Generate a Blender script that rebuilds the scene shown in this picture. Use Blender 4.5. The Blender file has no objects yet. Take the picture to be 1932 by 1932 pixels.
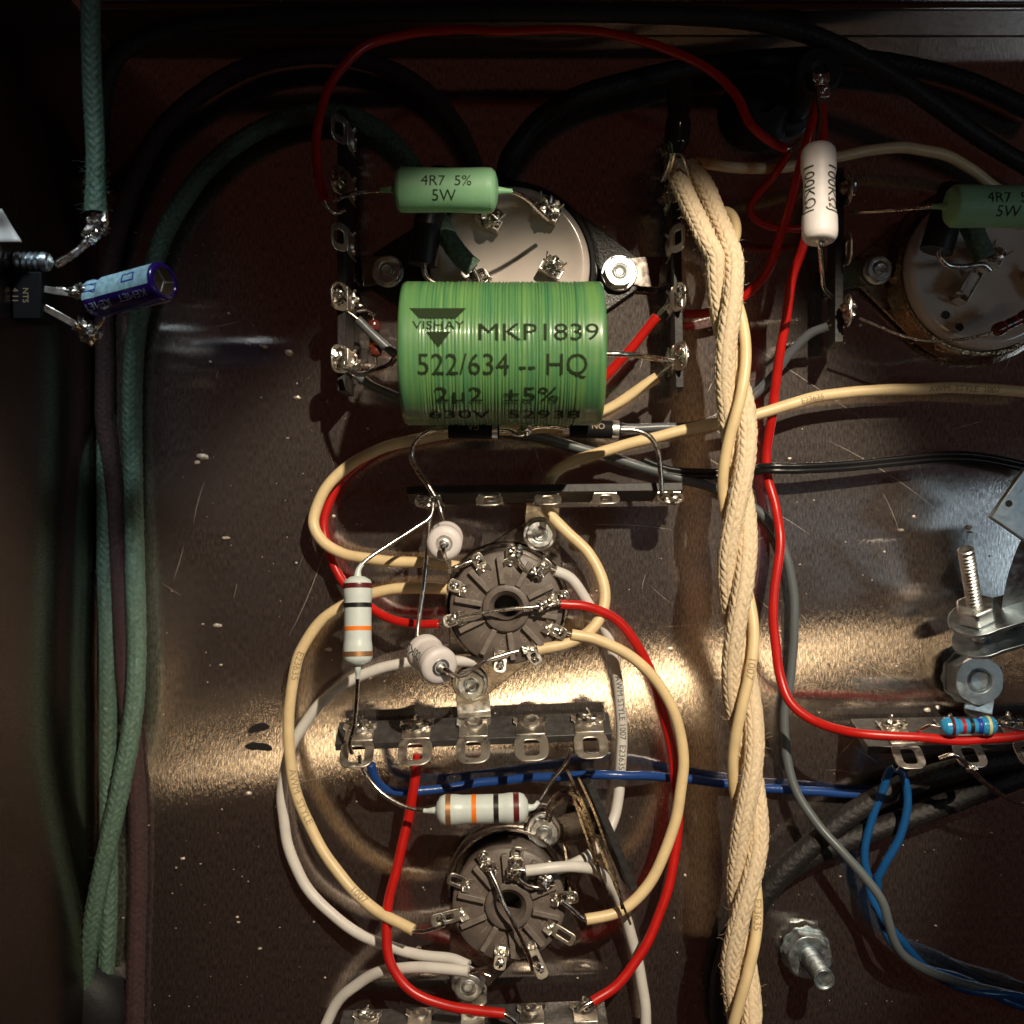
import bpy, bmesh, math, random
import numpy as np
from mathutils import Vector, Matrix, noise
R = math.radians
PI = math.pi
rng = random.Random(7)

# ---------------------------------------------------------------- scale and camera
# lengths below are in "px": 11 px = 1 mm on the chassis floor; everything is scaled to metres by K
K = 1.0 / 11000.0
D = 1980.0                      # lens height above the chassis floor (180 mm)
sc = bpy.context.scene
col = sc.collection
cam = bpy.data.cameras.new('camera')
cam.angle = 2 * math.atan(966.0 / D)
cam.clip_start = 0.005
cam.clip_end = 20
cam.dof.use_dof = True
cam.dof.focus_distance = (D - 170) * K
cam.dof.aperture_fstop = 26.0
cam_o = bpy.data.objects.new('camera', cam)
col.objects.link(cam_o)
cam_o.location = (0, 0, D * K)
sc.camera = cam_o

# ---------------------------------------------------------------- world, lamps, exposure
w = bpy.data.worlds.new('World'); sc.world = w; w.use_nodes = True
bg = w.node_tree.nodes['Background']
bg.inputs[0].default_value = (0.034, 0.0115, 0.0080, 1); bg.inputs[1].default_value = 0.40

def lamp(name, kind, loc, target, power, color, **kw):
    l = bpy.data.lights.new(name, kind); l.energy = power; l.color = color
    for k, v in kw.items(): setattr(l, k, v)
    o = bpy.data.objects.new(name, l); col.objects.link(o)
    o.location = Vector(loc) * K
    d = (Vector(target) - Vector(loc))
    o.rotation_euler = d.to_track_quat('-Z', 'Y').to_euler()
    return o
# desk lamp with a shade, standing behind the chassis to the right
lamp('desk_lamp', 'SPOT', (850, 1620, 2900), (60, -385, 0), 5.0, (1.0, 0.86, 0.66),
     spot_size=R(27.5), spot_blend=0.36, shadow_soft_size=30 * K)
# warm room light in front, whose reflection makes the bright band in the brushed floor
lamp('room_lamp', 'AREA', (150, -1060, 3800), (-20, -360, 0), 0.0044, (1.0, 0.74, 0.42),
     shape='RECTANGLE', size=3600 * K, size_y=80 * K, spread=R(34))
# cool daylight from the right
lamp('window_light', 'AREA', (2600, -150, 2300), (600, -60, 0), 0.040, (0.62, 0.85, 1.0),
     shape='RECTANGLE', size=500 * K, size_y=500 * K)
# added cool fill, no real source, brightening the parts along the left wall
lamp('left_fill_light', 'AREA', (-560, 2250, 1900), (-690, 350, 320), 0.0026, (0.80, 0.93, 1.0),
     shape='RECTANGLE', size=300 * K, size_y=300 * K, spread=R(12))
sc.view_settings.view_transform = 'Standard'
sc.view_settings.look = 'None'
sc.view_settings.exposure = 0.0
sc.view_settings.gamma = 1.0
sc.view_settings.use_curve_mapping = False

# ---------------------------------------------------------------- materials
def mat(name, color, rough=0.5, metal=0.0, coat=0.0, noise_amt=0.0, noise_scale=900, bump=0.0, bump_scale=2500,
        sss=0.0, rough_var=0.0, aniso=0.0):
    m = bpy.data.materials.new(name); m.use_nodes = True
    nt = m.node_tree; b = nt.nodes['Principled BSDF']
    b.inputs['Base Color'].default_value = (*color, 1)
    b.inputs['Roughness'].default_value = rough
    b.inputs['Metallic'].default_value = metal
    b.inputs['Coat Weight'].default_value = coat
    b.inputs['Coat Roughness'].default_value = 0.15
    if sss:
        b.inputs['Subsurface Weight'].default_value = sss
        b.inputs['Subsurface Radius'].default_value = (1, 0.9, 0.7)
        b.inputs['Subsurface Scale'].default_value = 8 * K
    tc = nt.nodes.new('ShaderNodeTexCoord')
    if noise_amt or rough_var:
        n = nt.nodes.new('ShaderNodeTexNoise'); n.inputs['Scale'].default_value = noise_scale
        n.inputs['Detail'].default_value = 5
        nt.links.new(tc.outputs['Object'], n.inputs['Vector'])
        if noise_amt:
            mx = nt.nodes.new('ShaderNodeMix'); mx.data_type = 'RGBA'
            rp = nt.nodes.new('ShaderNodeMapRange')
            rp.inputs[1].default_value = 0.32; rp.inputs[2].default_value = 0.68
            nt.links.new(n.outputs['Fac'], rp.inputs[0])
            nt.links.new(rp.outputs[0], mx.inputs['Factor'])
            mx.inputs['A'].default_value = (*[c * (1 - noise_amt) for c in color], 1)
            mx.inputs['B'].default_value = (*[min(1, c * (1 + noise_amt)) for c in color], 1)
            nt.links.new(mx.outputs['Result'], b.inputs['Base Color'])
        if rough_var:
            r2 = nt.nodes.new('ShaderNodeMapRange')
            r2.inputs[1].default_value = 0.3; r2.inputs[2].default_value = 0.7
            r2.inputs[3].default_value = max(0.03, rough - rough_var); r2.inputs[4].default_value = rough + rough_var
            nt.links.new(n.outputs['Fac'], r2.inputs[0]); nt.links.new(r2.outputs[0], b.inputs['Roughness'])
    if bump:
        n2 = nt.nodes.new('ShaderNodeTexNoise'); n2.inputs['Scale'].default_value = bump_scale
        n2.inputs['Detail'].default_value = 3
        nt.links.new(tc.outputs['Object'], n2.inputs['Vector'])
        bp = nt.nodes.new('ShaderNodeBump'); bp.inputs['Strength'].default_value = bump
        bp.inputs['Distance'].default_value = 1.5 * K
        nt.links.new(n2.outputs['Fac'], bp.inputs['Height'])
        nt.links.new(bp.outputs[0], b.inputs['Normal'])
    return m

def brushed(name, color, along='Y', across='X', rough=0.30, wide=0.072):
    """bare brushed aluminium: anisotropic lobe, grain lines, faint stains, scratches"""
    m = bpy.data.materials.new(name); m.use_nodes = True
    nt = m.node_tree; b = nt.nodes['Principled BSDF']; L = nt.links
    b.inputs['Metallic'].default_value = 1.0
    b.inputs['Anisotropic'].default_value = 1.0
    tc = nt.nodes.new('ShaderNodeTexCoord')
    mp = nt.nodes.new('ShaderNodeMapping')
    fine, coarse = 3900, 850
    mp.inputs['Scale'].default_value = (fine, coarse, fine) if along == 'Y' else ((fine, fine, coarse) if along == 'Z' else (coarse, fine, fine))
    L.new(tc.outputs['Object'], mp.inputs['Vector'])
    g = nt.nodes.new('ShaderNodeTexNoise'); g.inputs['Scale'].default_value = 1.0
    g.inputs['Detail'].default_value = 3; g.inputs['Roughness'].default_value = 0.65
    L.new(mp.outputs[0], g.inputs['Vector'])
    big = nt.nodes.new('ShaderNodeTexNoise'); big.inputs['Scale'].default_value = 75; big.inputs['Detail'].default_value = 6
    L.new(tc.outputs['Object'], big.inputs['Vector'])
    rr = nt.nodes.new('ShaderNodeMapRange')
    rr.inputs[1].default_value = 0.3; rr.inputs[2].default_value = 0.7
    rr.inputs[3].default_value = rough - 0.01; rr.inputs[4].default_value = rough + 0.035
    L.new(big.outputs['Fac'], rr.inputs[0]); L.new(rr.outputs[0], b.inputs['Roughness'])
    mx = nt.nodes.new('ShaderNodeMix'); mx.data_type = 'RGBA'
    mx.inputs['A'].default_value = (*[c * 0.58 for c in color], 1)
    mx.inputs['B'].default_value = (*[min(1, c * 1.45) for c in color], 1)
    gr = nt.nodes.new('ShaderNodeMapRange')
    gr.inputs[1].default_value = 0.33; gr.inputs[2].default_value = 0.67
    L.new(g.outputs['Fac'], gr.inputs[0]); L.new(gr.outputs[0], mx.inputs['Factor'])
    L.new(mx.outputs['Result'], b.inputs['Base Color'])
    bp = nt.nodes.new('ShaderNodeBump'); bp.inputs['Strength'].default_value = 0.14
    bp.inputs['Distance'].default_value = 0.9 * K
    L.new(g.outputs['Fac'], bp.inputs['Height']); L.new(bp.outputs[0], b.inputs['Normal'])
    tg = nt.nodes.new('ShaderNodeCombineXYZ')
    for i, a in enumerate('XYZ'): tg.inputs[i].default_value = 1.0 if a == across else 0.0
    L.new(tg.outputs[0], b.inputs['Tangent'])
    # worn, slightly oxidised surface: part of the light is scattered widely
    gl = nt.nodes.new('ShaderNodeBsdfPrincipled'); gl.inputs['Metallic'].default_value = 1.0; gl.inputs['Roughness'].default_value = 0.62
    L.new(mx.outputs['Result'], gl.inputs['Base Color']); L.new(bp.outputs[0], gl.inputs['Normal'])
    ms = nt.nodes.new('ShaderNodeMixShader'); ms.inputs[0].default_value = wide
    L.new(b.outputs[0], ms.inputs[1]); L.new(gl.outputs[0], ms.inputs[2])
    L.new(ms.outputs[0], nt.nodes['Material Output'].inputs['Surface'])
    return m

M = {}
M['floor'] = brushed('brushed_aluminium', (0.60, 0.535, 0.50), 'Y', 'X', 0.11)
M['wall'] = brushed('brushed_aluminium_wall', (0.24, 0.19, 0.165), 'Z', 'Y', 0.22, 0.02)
M['tin'] = mat('tinned_copper', (0.62, 0.58, 0.53), 0.24, 1.0, bump=0.12, bump_scale=1800, rough_var=0.08)
M['solder'] = mat('solder', (0.60, 0.57, 0.52), 0.27, 1.0, bump=0.5, bump_scale=1400, rough_var=0.1, noise_amt=0.25, noise_scale=1200)
M['lug'] = mat('plated_lug', (0.80, 0.75, 0.67), 0.36, 1.0, bump=0.15, bump_scale=1200, rough_var=0.1)
M['steel'] = mat('zinc_steel', (0.70, 0.71, 0.70), 0.38, 1.0, bump=0.18, bump_scale=2200, rough_var=0.1, noise_amt=0.15)
M['zinc'] = mat('galvanised_plate', (0.46, 0.52, 0.55), 0.40, 1.0, bump=0.2, bump_scale=1500, rough_var=0.10, noise_amt=0.12, noise_scale=900)
M['dark_steel'] = mat('dark_nickel', (0.30, 0.26, 0.23), 0.22, 1.0, bump=0.1, bump_scale=800, rough_var=0.08)
M['brass'] = mat('old_brass_lug', (0.36, 0.29, 0.21), 0.26, 1.0, bump=0.2, bump_scale=1500, rough_var=0.1, noise_amt=0.3)
M['board'] = mat('phenolic_board', (0.012, 0.010, 0.010), 0.55, bump=0.8, bump_scale=900, noise_amt=0.3)
M['board_grey'] = mat('phenolic_board_grey', (0.050, 0.047, 0.046), 0.40, bump=0.5, bump_scale=700, noise_amt=0.35)
M['bakelite'] = mat('moulded_socket', (0.125, 0.100, 0.086), 0.45, bump=0.25, bump_scale=2200, noise_amt=0.14)
M['hole'] = mat('socket_bore', (0.012, 0.009, 0.008), 0.6)
M['ceramic'] = mat('glazed_ceramic', (0.58, 0.51, 0.455), 0.16, coat=0.4, noise_amt=0.05, noise_scale=250)
M['wrinkle'] = mat('wrinkle_black', (0.016, 0.012, 0.011), 0.32, bump=1.0, bump_scale=2600)
M['mint'] = mat('mint_cement', (0.25, 0.50, 0.28), 0.50, bump=0.25, bump_scale=1100, noise_amt=0.05, noise_scale=400)
M['white_cement'] = mat('white_cement', (0.66, 0.61, 0.60), 0.48, bump=0.12, bump_scale=1500, noise_amt=0.03)
M['grey_lacquer'] = mat('pale_grey_lacquer', (0.58, 0.64, 0.62), 0.36, bump=0.2, bump_scale=1100, noise_amt=0.03)
M['ink'] = mat('printing_ink', (0.030, 0.045, 0.030), 0.5)
M['ink_grey'] = mat('wire_print', (0.34, 0.25, 0.15), 0.6)
M['ink_olive'] = mat('film_print', (0.018, 0.030, 0.012), 0.75)
M['ink_pale'] = mat('pale_print', (0.42, 0.46, 0.60), 0.5)
M['marker'] = mat('marker_ink', (0.010, 0.008, 0.010), 0.45, noise_amt=0.3)
M['band_maroon'] = mat('band_maroon', (0.10, 0.010, 0.012), 0.35)
M['band_red'] = mat('band_red', (0.35, 0.02, 0.03), 0.35)
M['band_black'] = mat('band_black', (0.012, 0.012, 0.014), 0.35)
M['band_orange'] = mat('band_orange', (0.85, 0.20, 0.015), 0.35)
M['band_gold'] = mat('band_gold', (0.46, 0.24, 0.11), 0.4, metal=0.7)
M['band_blue'] = mat('band_blue', (0.02, 0.05, 0.35), 0.35)
M['band_cream'] = mat('band_cream', (0.62, 0.60, 0.28), 0.35)
M['blue_lacquer'] = mat('blue_lacquer', (0.030, 0.27, 0.52), 0.22, coat=0.4)
M['brown_lacquer'] = mat('brown_lacquer', (0.11, 0.022, 0.016), 0.25, coat=0.4)
M['pvc_red'] = mat('red_pvc', (0.48, 0.010, 0.007), 0.33, bump=0.12, bump_scale=1300, noise_amt=0.10, noise_scale=500)
M['pvc_cream'] = mat('cream_pvc', (0.74, 0.57, 0.32), 0.40, bump=0.12, bump_scale=1000, noise_amt=0.07, noise_scale=350, sss=0.15)
M['pvc_white'] = mat('white_pvc', (0.66, 0.63, 0.59), 0.42, bump=0.12, bump_scale=1000, noise_amt=0.06, noise_scale=350)
M['pvc_blue'] = mat('blue_pvc', (0.014, 0.055, 0.22), 0.26, bump=0.25, bump_scale=1600)
M['pvc_bluer'] = mat('bright_blue_pvc', (0.008, 0.075, 0.23), 0.26, bump=0.3, bump_scale=1700)
M['pvc_grey'] = mat('grey_pvc', (0.105, 0.115, 0.125), 0.34, bump=0.2, bump_scale=1300)
M['pvc_grey2'] = mat('pale_grey_pvc', (0.105, 0.12, 0.125), 0.36, bump=0.2, bump_scale=1300)
M['pvc_black'] = mat('black_pvc', (0.010, 0.010, 0.011), 0.24, bump=0.1)
M['sleeve'] = mat('black_sleeve', (0.016, 0.015, 0.018), 0.40, bump=0.15, bump_scale=800)
M['gloss_black'] = mat('black_gloss_tubing', (0.006, 0.006, 0.007), 0.10, coat=0.6)
M['cloth_cream'] = mat('cream_cotton', (0.70, 0.555, 0.375), 0.85, bump=0.5, bump_scale=5200, noise_amt=0.10, noise_scale=1500)
M['cloth_green'] = mat('green_cotton', (0.078, 0.135, 0.098), 0.62, bump=0.5, bump_scale=5200, noise_amt=0.28, noise_scale=1500)
M['cloth_maroon'] = mat('maroon_cotton', (0.036, 0.014, 0.015), 0.80, bump=0.6, bump_scale=5000, noise_amt=0.3, noise_scale=1500)
M['cloth_black'] = mat('black_waxed_cotton', (0.009, 0.007, 0.007), 0.62, bump=0.7, bump_scale=2600, noise_amt=0.3)
M['rubber'] = mat('black_rubber', (0.010, 0.010, 0.012), 0.6, bump=0.5, bump_scale=1200)
M['purple'] = mat('purple_sleeve', (0.028, 0.008, 0.15), 0.22, coat=0.5)
M['stripe'] = mat('pale_blue_stripe', (0.36, 0.58, 0.66), 0.4, noise_amt=0.25, noise_scale=1400)
M['can_end'] = mat('aluminium_can_end', (0.45, 0.38, 0.34), 0.28, 1.0)
M['epoxy'] = mat('black_epoxy', (0.008, 0.008, 0.009), 0.62, bump=0.15, bump_scale=1200)
M['dust'] = mat('solder_crumb', (0.62, 0.55, 0.46), 0.5, 0.5, bump=0.3)
M['scratch'] = mat('scratch', (0.55, 0.48, 0.42), 0.6, 0.85)

def film_mat():
    m = mat('green_film', (0.085, 0.25, 0.080), 0.40, coat=0.35, bump=0.10, bump_scale=900, sss=0.12)
    nt = m.node_tree; b = nt.nodes['Principled BSDF']
    tc = nt.nodes.new('ShaderNodeTexCoord'); mp = nt.nodes.new('ShaderNodeMapping'); mp.inputs['Scale'].default_value = (1500, 60, 60)
    n = nt.nodes.new('ShaderNodeTexNoise'); n.inputs['Scale'].default_value = 1.0; n.inputs['Detail'].default_value = 4
    rp = nt.nodes.new('ShaderNodeMapRange'); rp.inputs[1].default_value = 0.35; rp.inputs[2].default_value = 0.65
    mx = nt.nodes.new('ShaderNodeMix'); mx.data_type = 'RGBA'
    mx.inputs['A'].default_value = (0.058, 0.185, 0.080, 1); mx.inputs['B'].default_value = (0.125, 0.265, 0.080, 1)
    L = nt.links
    L.new(tc.outputs['Object'], mp.inputs['Vector']); L.new(mp.outputs[0], n.inputs['Vector']); L.new(n.outputs['Fac'], rp.inputs[0])
    L.new(rp.outputs[0], mx.inputs['Factor']); L.new(mx.outputs['Result'], b.inputs['Base Color'])
    return m
M['film'] = film_mat()
for k in ('ink_olive', 'ink', 'epoxy'): M[k].node_tree.nodes['Principled BSDF'].inputs['Specular IOR Level'].default_value = 0.12
M['rib'] = mat('moulded_rib', (0.175, 0.145, 0.125), 0.45, bump=0.25, bump_scale=2200, noise_amt=0.2)

# ---------------------------------------------------------------- helpers
def V(*a): return Vector(a)
def P(x, y, h=0.0):
    """a point at height h above the floor, from where it is seen in the photograph (1932-px grid)"""
    s = (D - h) / D
    return Vector(((x - 966) * s, (966 - y) * s, h))
def S(h): return (D - h) / D
CAM = Vector((0, 0, D))

def spline(pts, step=6.0):
    """Catmull-Rom through points (Vectors), resampled at an even step"""
    p = [Vector(q) for q in pts]
    if len(p) == 2:
        n = max(2, int((p[1] - p[0]).length / step))
        return [p[0].lerp(p[1], i / n) for i in range(n + 1)]
    q = [p[0] * 2 - p[1]] + p + [p[-1] * 2 - p[-2]]
    out = []
    for i in range(1, len(q) - 2):
        p0, p1, p2, p3 = q[i - 1], q[i], q[i + 1], q[i + 2]
        t0 = 0.0
        t1 = t0 + max(1e-3, (p1 - p0).length) ** 0.5
        t2 = t1 + max(1e-3, (p2 - p1).length) ** 0.5
        t3 = t2 + max(1e-3, (p3 - p2).length) ** 0.5
        n = max(3, int((p2 - p1).length / 3.0))
        for k in range(n):
            t = t1 + (t2 - t1) * k / n
            A1 = p0 * ((t1 - t) / (t1 - t0)) + p1 * ((t - t0) / (t1 - t0))
            A2 = p1 * ((t2 - t) / (t2 - t1)) + p2 * ((t - t1) / (t2 - t1))
            A3 = p2 * ((t3 - t) / (t3 - t2)) + p3 * ((t - t2) / (t3 - t2))
            B1 = A1 * ((t2 - t) / (t2 - t0)) + A2 * ((t - t0) / (t2 - t0))
            B2 = A2 * ((t3 - t) / (t3 - t1)) + A3 * ((t - t1) / (t3 - t1))
            out.append(B1 * ((t2 - t) / (t2 - t1)) + B2 * ((t - t1) / (t2 - t1)))
    out.append(p[-1])
    d = [0.0]
    for a, b in zip(out, out[1:]): d.append(d[-1] + (b - a).length)
    n = max(2, int(d[-1] / step))
    res = []; j = 0
    for i in range(n + 1):
        s = d[-1] * i / n
        while j < len(d) - 2 and d[j + 1] < s: j += 1
        f = (s - d[j]) / max(1e-6, d[j + 1] - d[j])
        res.append(out[j].lerp(out[j + 1], min(1, max(0, f))))
    return res

def frames(path):
    """parallel-transport frames (T, N, B) started with N towards the lens"""
    n = len(path); T = []
    for i in range(n):
        a = path[max(0, i - 1)]; b = path[min(n - 1, i + 1)]
        t = (b - a); T.append(t.normalized() if t.length > 1e-6 else Vector((1, 0, 0)))
    up = (CAM - path[0]).normalized()
    N0 = up - T[0] * up.dot(T[0])
    if N0.length < 0.05: N0 = Vector((0, 1, 0)) - T[0] * T[0].y
    N = [N0.normalized()]
    for i in range(1, n):
        v = N[-1] - T[i] * N[-1].dot(T[i])
        N.append(v.normalized() if v.length > 1e-6 else N[-1])
    return T, N, [N[i].cross(T[i]) for i in range(n)]

class MB:
    def __init__(s): s.v = []; s.f = []
    def add(s, v, f):
        o = len(s.v); s.v.extend(v); s.f.extend([tuple(i + o for i in q) for q in f]); return s
    def tube(s, path, r, n=12, caps=True):
        T, N, B = frames(path); m = len(path); v = []
        for i in range(m):
            rr = r(i / (m - 1)) if callable(r) else (r[i] if isinstance(r, (list, tuple)) else r)
            for k in range(n):
                a = 2 * PI * k / n
                v.append(path[i] + (N[i] * math.cos(a) + B[i] * math.sin(a)) * rr)
        f = []
        for i in range(m - 1):
            for k in range(n):
                k2 = (k + 1) % n
                f.append((i * n + k, i * n + k2, (i + 1) * n + k2, (i + 1) * n + k))
        if caps:
            f.append(tuple(range(n))[::-1]); f.append(tuple((m - 1) * n + k for k in range(n)))
        return s.add(v, f)
    def lathe(s, o, ax, prof, n=32, ref=None, closed=False):
        """prof: [(t, r)] along ax from o"""
        ax = Vector(ax).normalized(); o = Vector(o)
        ref = Vector(ref) if ref is not None else (Vector((0, 0, 1)) if abs(ax.z) < 0.9 else Vector((1, 0, 0)))
        N = (ref - ax * ref.dot(ax)).normalized(); B = ax.cross(N)
        v = []
        for t, r in prof:
            for k in range(n):
                a = 2 * PI * k / n
                v.append(o + ax * t + (N * math.cos(a) + B * math.sin(a)) * r)
        f = []; m = len(prof)
        for i in range(m - 1):
            for k in range(n):
                k2 = (k + 1) % n
                f.append((i * n + k, i * n + k2, (i + 1) * n + k2, (i + 1) * n + k))
        if closed:
            for k in range(n):
                k2 = (k + 1) % n
                f.append(((m - 1) * n + k, (m - 1) * n + k2, k2, k))
        else:
            f.append(tuple(range(n))[::-1]); f.append(tuple((m - 1) * n + k for k in range(n)))
        return s.add(v, f)
    def box(s, c, u, v, w, du, dv, dw):
        c = Vector(c); u = Vector(u).normalized(); v = Vector(v).normalized(); w = Vector(w).normalized()
        vs = [c + u * (a * du / 2) + v * (b * dv / 2) + w * (e * dw / 2) for e in (-1, 1) for b in (-1, 1) for a in (-1, 1)]
        f = [(0, 2, 3, 1), (4, 5, 7, 6), (0, 1, 5, 4), (2, 6, 7, 3), (0, 4, 6, 2), (1, 3, 7, 5)]
        return s.add(vs, f)
    def prism(s, o, u, v, outline, w, z0, z1):
        o = Vector(o); u = Vector(u); v = Vector(v); w = Vector(w); n = len(outline)
        vs = [o + u * a + v * b + w * z0 for a, b in outline] + [o + u * a + v * b + w * z1 for a, b in outline]
        f = [tuple(range(n))[::-1], tuple(range(n, 2 * n))] + [(i, (i + 1) % n, n + (i + 1) % n, n + i) for i in range(n)]
        return s.add(vs, f)
    def ringplate(s, o, u, v, outer, inner, w, z0, z1):
        o = Vector(o); u = Vector(u); v = Vector(v); w = Vector(w); n = len(outer)
        def mk(pl, z): return [o + u * a + v * b + w * z for a, b in pl]
        vs = mk(outer, z0) + mk(inner, z0) + mk(outer, z1) + mk(inner, z1)
        f = []
        for i in range(n):
            j = (i + 1) % n
            f += [(j, i, n + i, n + j), (2 * n + i, 2 * n + j, 3 * n + j, 3 * n + i),
                  (i, j, 2 * n + j, 2 * n + i), (n + j, n + i, 3 * n + i, 3 * n + j)]
        return s.add(vs, f)
    def blob(s, c, r, seed=0, sq=(1, 1, 1), amp=0.22, n=12, axes=None):
        c = Vector(c); vs = []; m = n
        for i in range(m + 1):
            th = PI * i / m
            for k in range(2 * m):
                ph = PI * k / m
                d = Vector((math.sin(th) * math.cos(ph), math.sin(th) * math.sin(ph), math.cos(th)))
                q = 1 + amp * noise.noise(d * 1.7 + Vector((seed * 3.1, seed * 1.7, seed))) + amp * 0.6 * noise.noise(d * 4 + Vector((seed, 5, 1)))
                d = Vector((d.x * sq[0], d.y * sq[1], d.z * sq[2])) * (r * q)
                if axes: d = axes[0] * d.x + axes[1] * d.y + axes[2] * d.z
                vs.append(c + d)
        f = []
        for i in range(m):
            for k in range(2 * m):
                k2 = (k + 1) % (2 * m)
                f.append((i * 2 * m + k, (i + 1) * 2 * m + k, (i + 1) * 2 * m + k2, i * 2 * m + k2))
        return s.add(vs, f)
    def build(s, name, m, parent=None, bevel=0.0, sharp=38, flat=False):
        org = Vector(parent['_o']) if parent is not None else ORG[0]
        me = bpy.data.meshes.new(name)
        me.from_pydata([tuple((q - org) * K) for q in s.v], [], s.f)
        me.materials.append(M[m]); me.validate(); me.update()
        if not flat:
            me.shade_smooth()
            me.set_sharp_from_angle(angle=R(sharp))
        o = bpy.data.objects.new(name, me); col.objects.link(o)
        if parent is not None:
            o.parent = parent; o['_o'] = list(org)
        else:
            o.location = org * K; o['_o'] = list(org)
        if bevel:
            b = o.modifiers.new('bevel', 'BEVEL'); b.width = bevel * K; b.segments = 2
            b.limit_method = 'ANGLE'; b.angle_limit = R(35); b.harden_normals = False
        return o
ORG = [Vector((0, 0, 0))]

def np_mesh(name, verts, faces, m, parent, uv=None):
    """verts (n,3) array in px, quads (k,4)"""
    org = np.array(parent['_o'])
    me = bpy.data.meshes.new(name)
    v = ((verts - org) * K).astype(np.float32)
    me.vertices.add(len(v)); me.vertices.foreach_set('co', v.ravel())
    k = len(faces)
    me.loops.add(k * 4); me.loops.foreach_set('vertex_index', faces.astype(np.int32).ravel())
    me.polygons.add(k); me.polygons.foreach_set('loop_start', np.arange(0, 4 * k, 4, dtype=np.int32))
    me.materials.append(M[m]); me.update(calc_edges=True); me.validate(); me.shade_smooth()
    o = bpy.data.objects.new(name, me); col.objects.link(o); o.parent = parent; o['_o'] = list(parent['_o'])
    return o

def thing(name, label, cat, at, group=None):
    o = bpy.data.objects.new(name, None); col.objects.link(o)
    at = Vector(at); o.location = at * K; o['_o'] = list(at)
    o.empty_display_size = 0.004
    o['label'] = label; o['category'] = cat
    if group: o['group'] = group
    return o
def tag(o, label, cat, group=None):
    o['label'] = label; o['category'] = cat
    if group: o['group'] = group
    return o

_tc = {}
def text2d(s, cuts=3.0):
    """text outline as flat mesh, cap height 1, centred; returns verts, faces"""
    if s in _tc: return _tc[s]
    cu = bpy.data.curves.new('t', 'FONT'); cu.body = s; cu.resolution_u = 3
    cu.align_x = 'CENTER'; cu.align_y = 'CENTER'
    ob = bpy.data.objects.new('t', cu); col.objects.link(ob)
    dg = bpy.context.evaluated_depsgraph_get()
    me = bpy.data.meshes.new_from_object(ob.evaluated_get(dg))
    bm = bmesh.new(); bm.from_mesh(me)
    ys = [v.co.y for v in bm.verts]; xs = [v.co.x for v in bm.verts]
    if ys:
        y0, y1, x0, x1 = min(ys), max(ys), min(xs), max(xs)
        for c in np.arange(y0 + 0.12, y1, 0.14):
            bmesh.ops.bisect_plane(bm, geom=bm.verts[:] + bm.edges[:] + bm.faces[:], plane_co=(0, c, 0), plane_no=(0, 1, 0))
        for c in np.arange(x0 + 0.3, x1, 0.35):
            bmesh.ops.bisect_plane(bm, geom=bm.verts[:] + bm.edges[:] + bm.faces[:], plane_co=(c, 0, 0), plane_no=(1, 0, 0))
    bm.verts.index_update()
    cy = 0.5 * (min(ys) + max(ys)) if ys else 0
    vs = [(v.co.x / 0.69, (v.co.y - cy) / 0.69) for v in bm.verts]
    fs = [tuple(v.index for v in f.verts) for f in bm.faces]
    bm.free(); bpy.data.objects.remove(ob); bpy.data.curves.remove(cu); bpy.data.meshes.remove(me)
    _tc[s] = (vs, fs)
    return _tc[s]

def text_cyl(s, o, ax, rad, size, t, ang, m, parent, up=None, lift=0.5, xs=1.0, name='lettering', weight=0):
    """lettering wrapped round a cylinder: o + ax*t is its middle, ang the angle from the lens-facing line"""
    ax = Vector(ax).normalized(); o = Vector(o)
    mid = o + ax * t
    up = Vector(up) if up is not None else (CAM - mid)
    N = (up - ax * up.dot(ax)).normalized(); B = N.cross(ax)
    vs, fs = text2d(s)
    mb = MB(); out = []
    for x, y in vs:
        rr = rad(t + x * size * xs) if callable(rad) else rad
        a = ang + y * size / rr
        out.append(o + ax * (t + x * size * xs) + (N * math.cos(a) + B * math.sin(a)) * (rr + lift))
    mb.add(out, fs)
    return mb.build(name, m, parent, flat=True)

def text_path(s, path, rad, size, u0, ang, m, parent, flip=False, lift=0.4):
    """small print running along a wire"""
    d = [0.0]
    for a, b in zip(path, path[1:]): d.append(d[-1] + (b - a).length)
    vs, fs = text2d(s); out = []
    for x, y in vs:
        if flip: x, y = -x, -y
        u = min(max(u0 + x * size, 0.01), d[-1] - 0.01)
        j = max(0, min(len(d) - 2, int(np.searchsorted(d, u)) - 1))
        f = (u - d[j]) / max(1e-6, d[j + 1] - d[j]); c = path[j].lerp(path[j + 1], f)
        T = (path[j + 1] - path[j]).normalized()
        up = (CAM - c); N = (up - T * up.dot(T)).normalized(); B = N.cross(T)
        a = ang + y * size / rad
        out.append(c + (N * math.cos(a) + B * math.sin(a)) * (rad + lift))
    mb = MB().add(out, fs)
    return mb.build('lettering', m, parent, flat=True)

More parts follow.
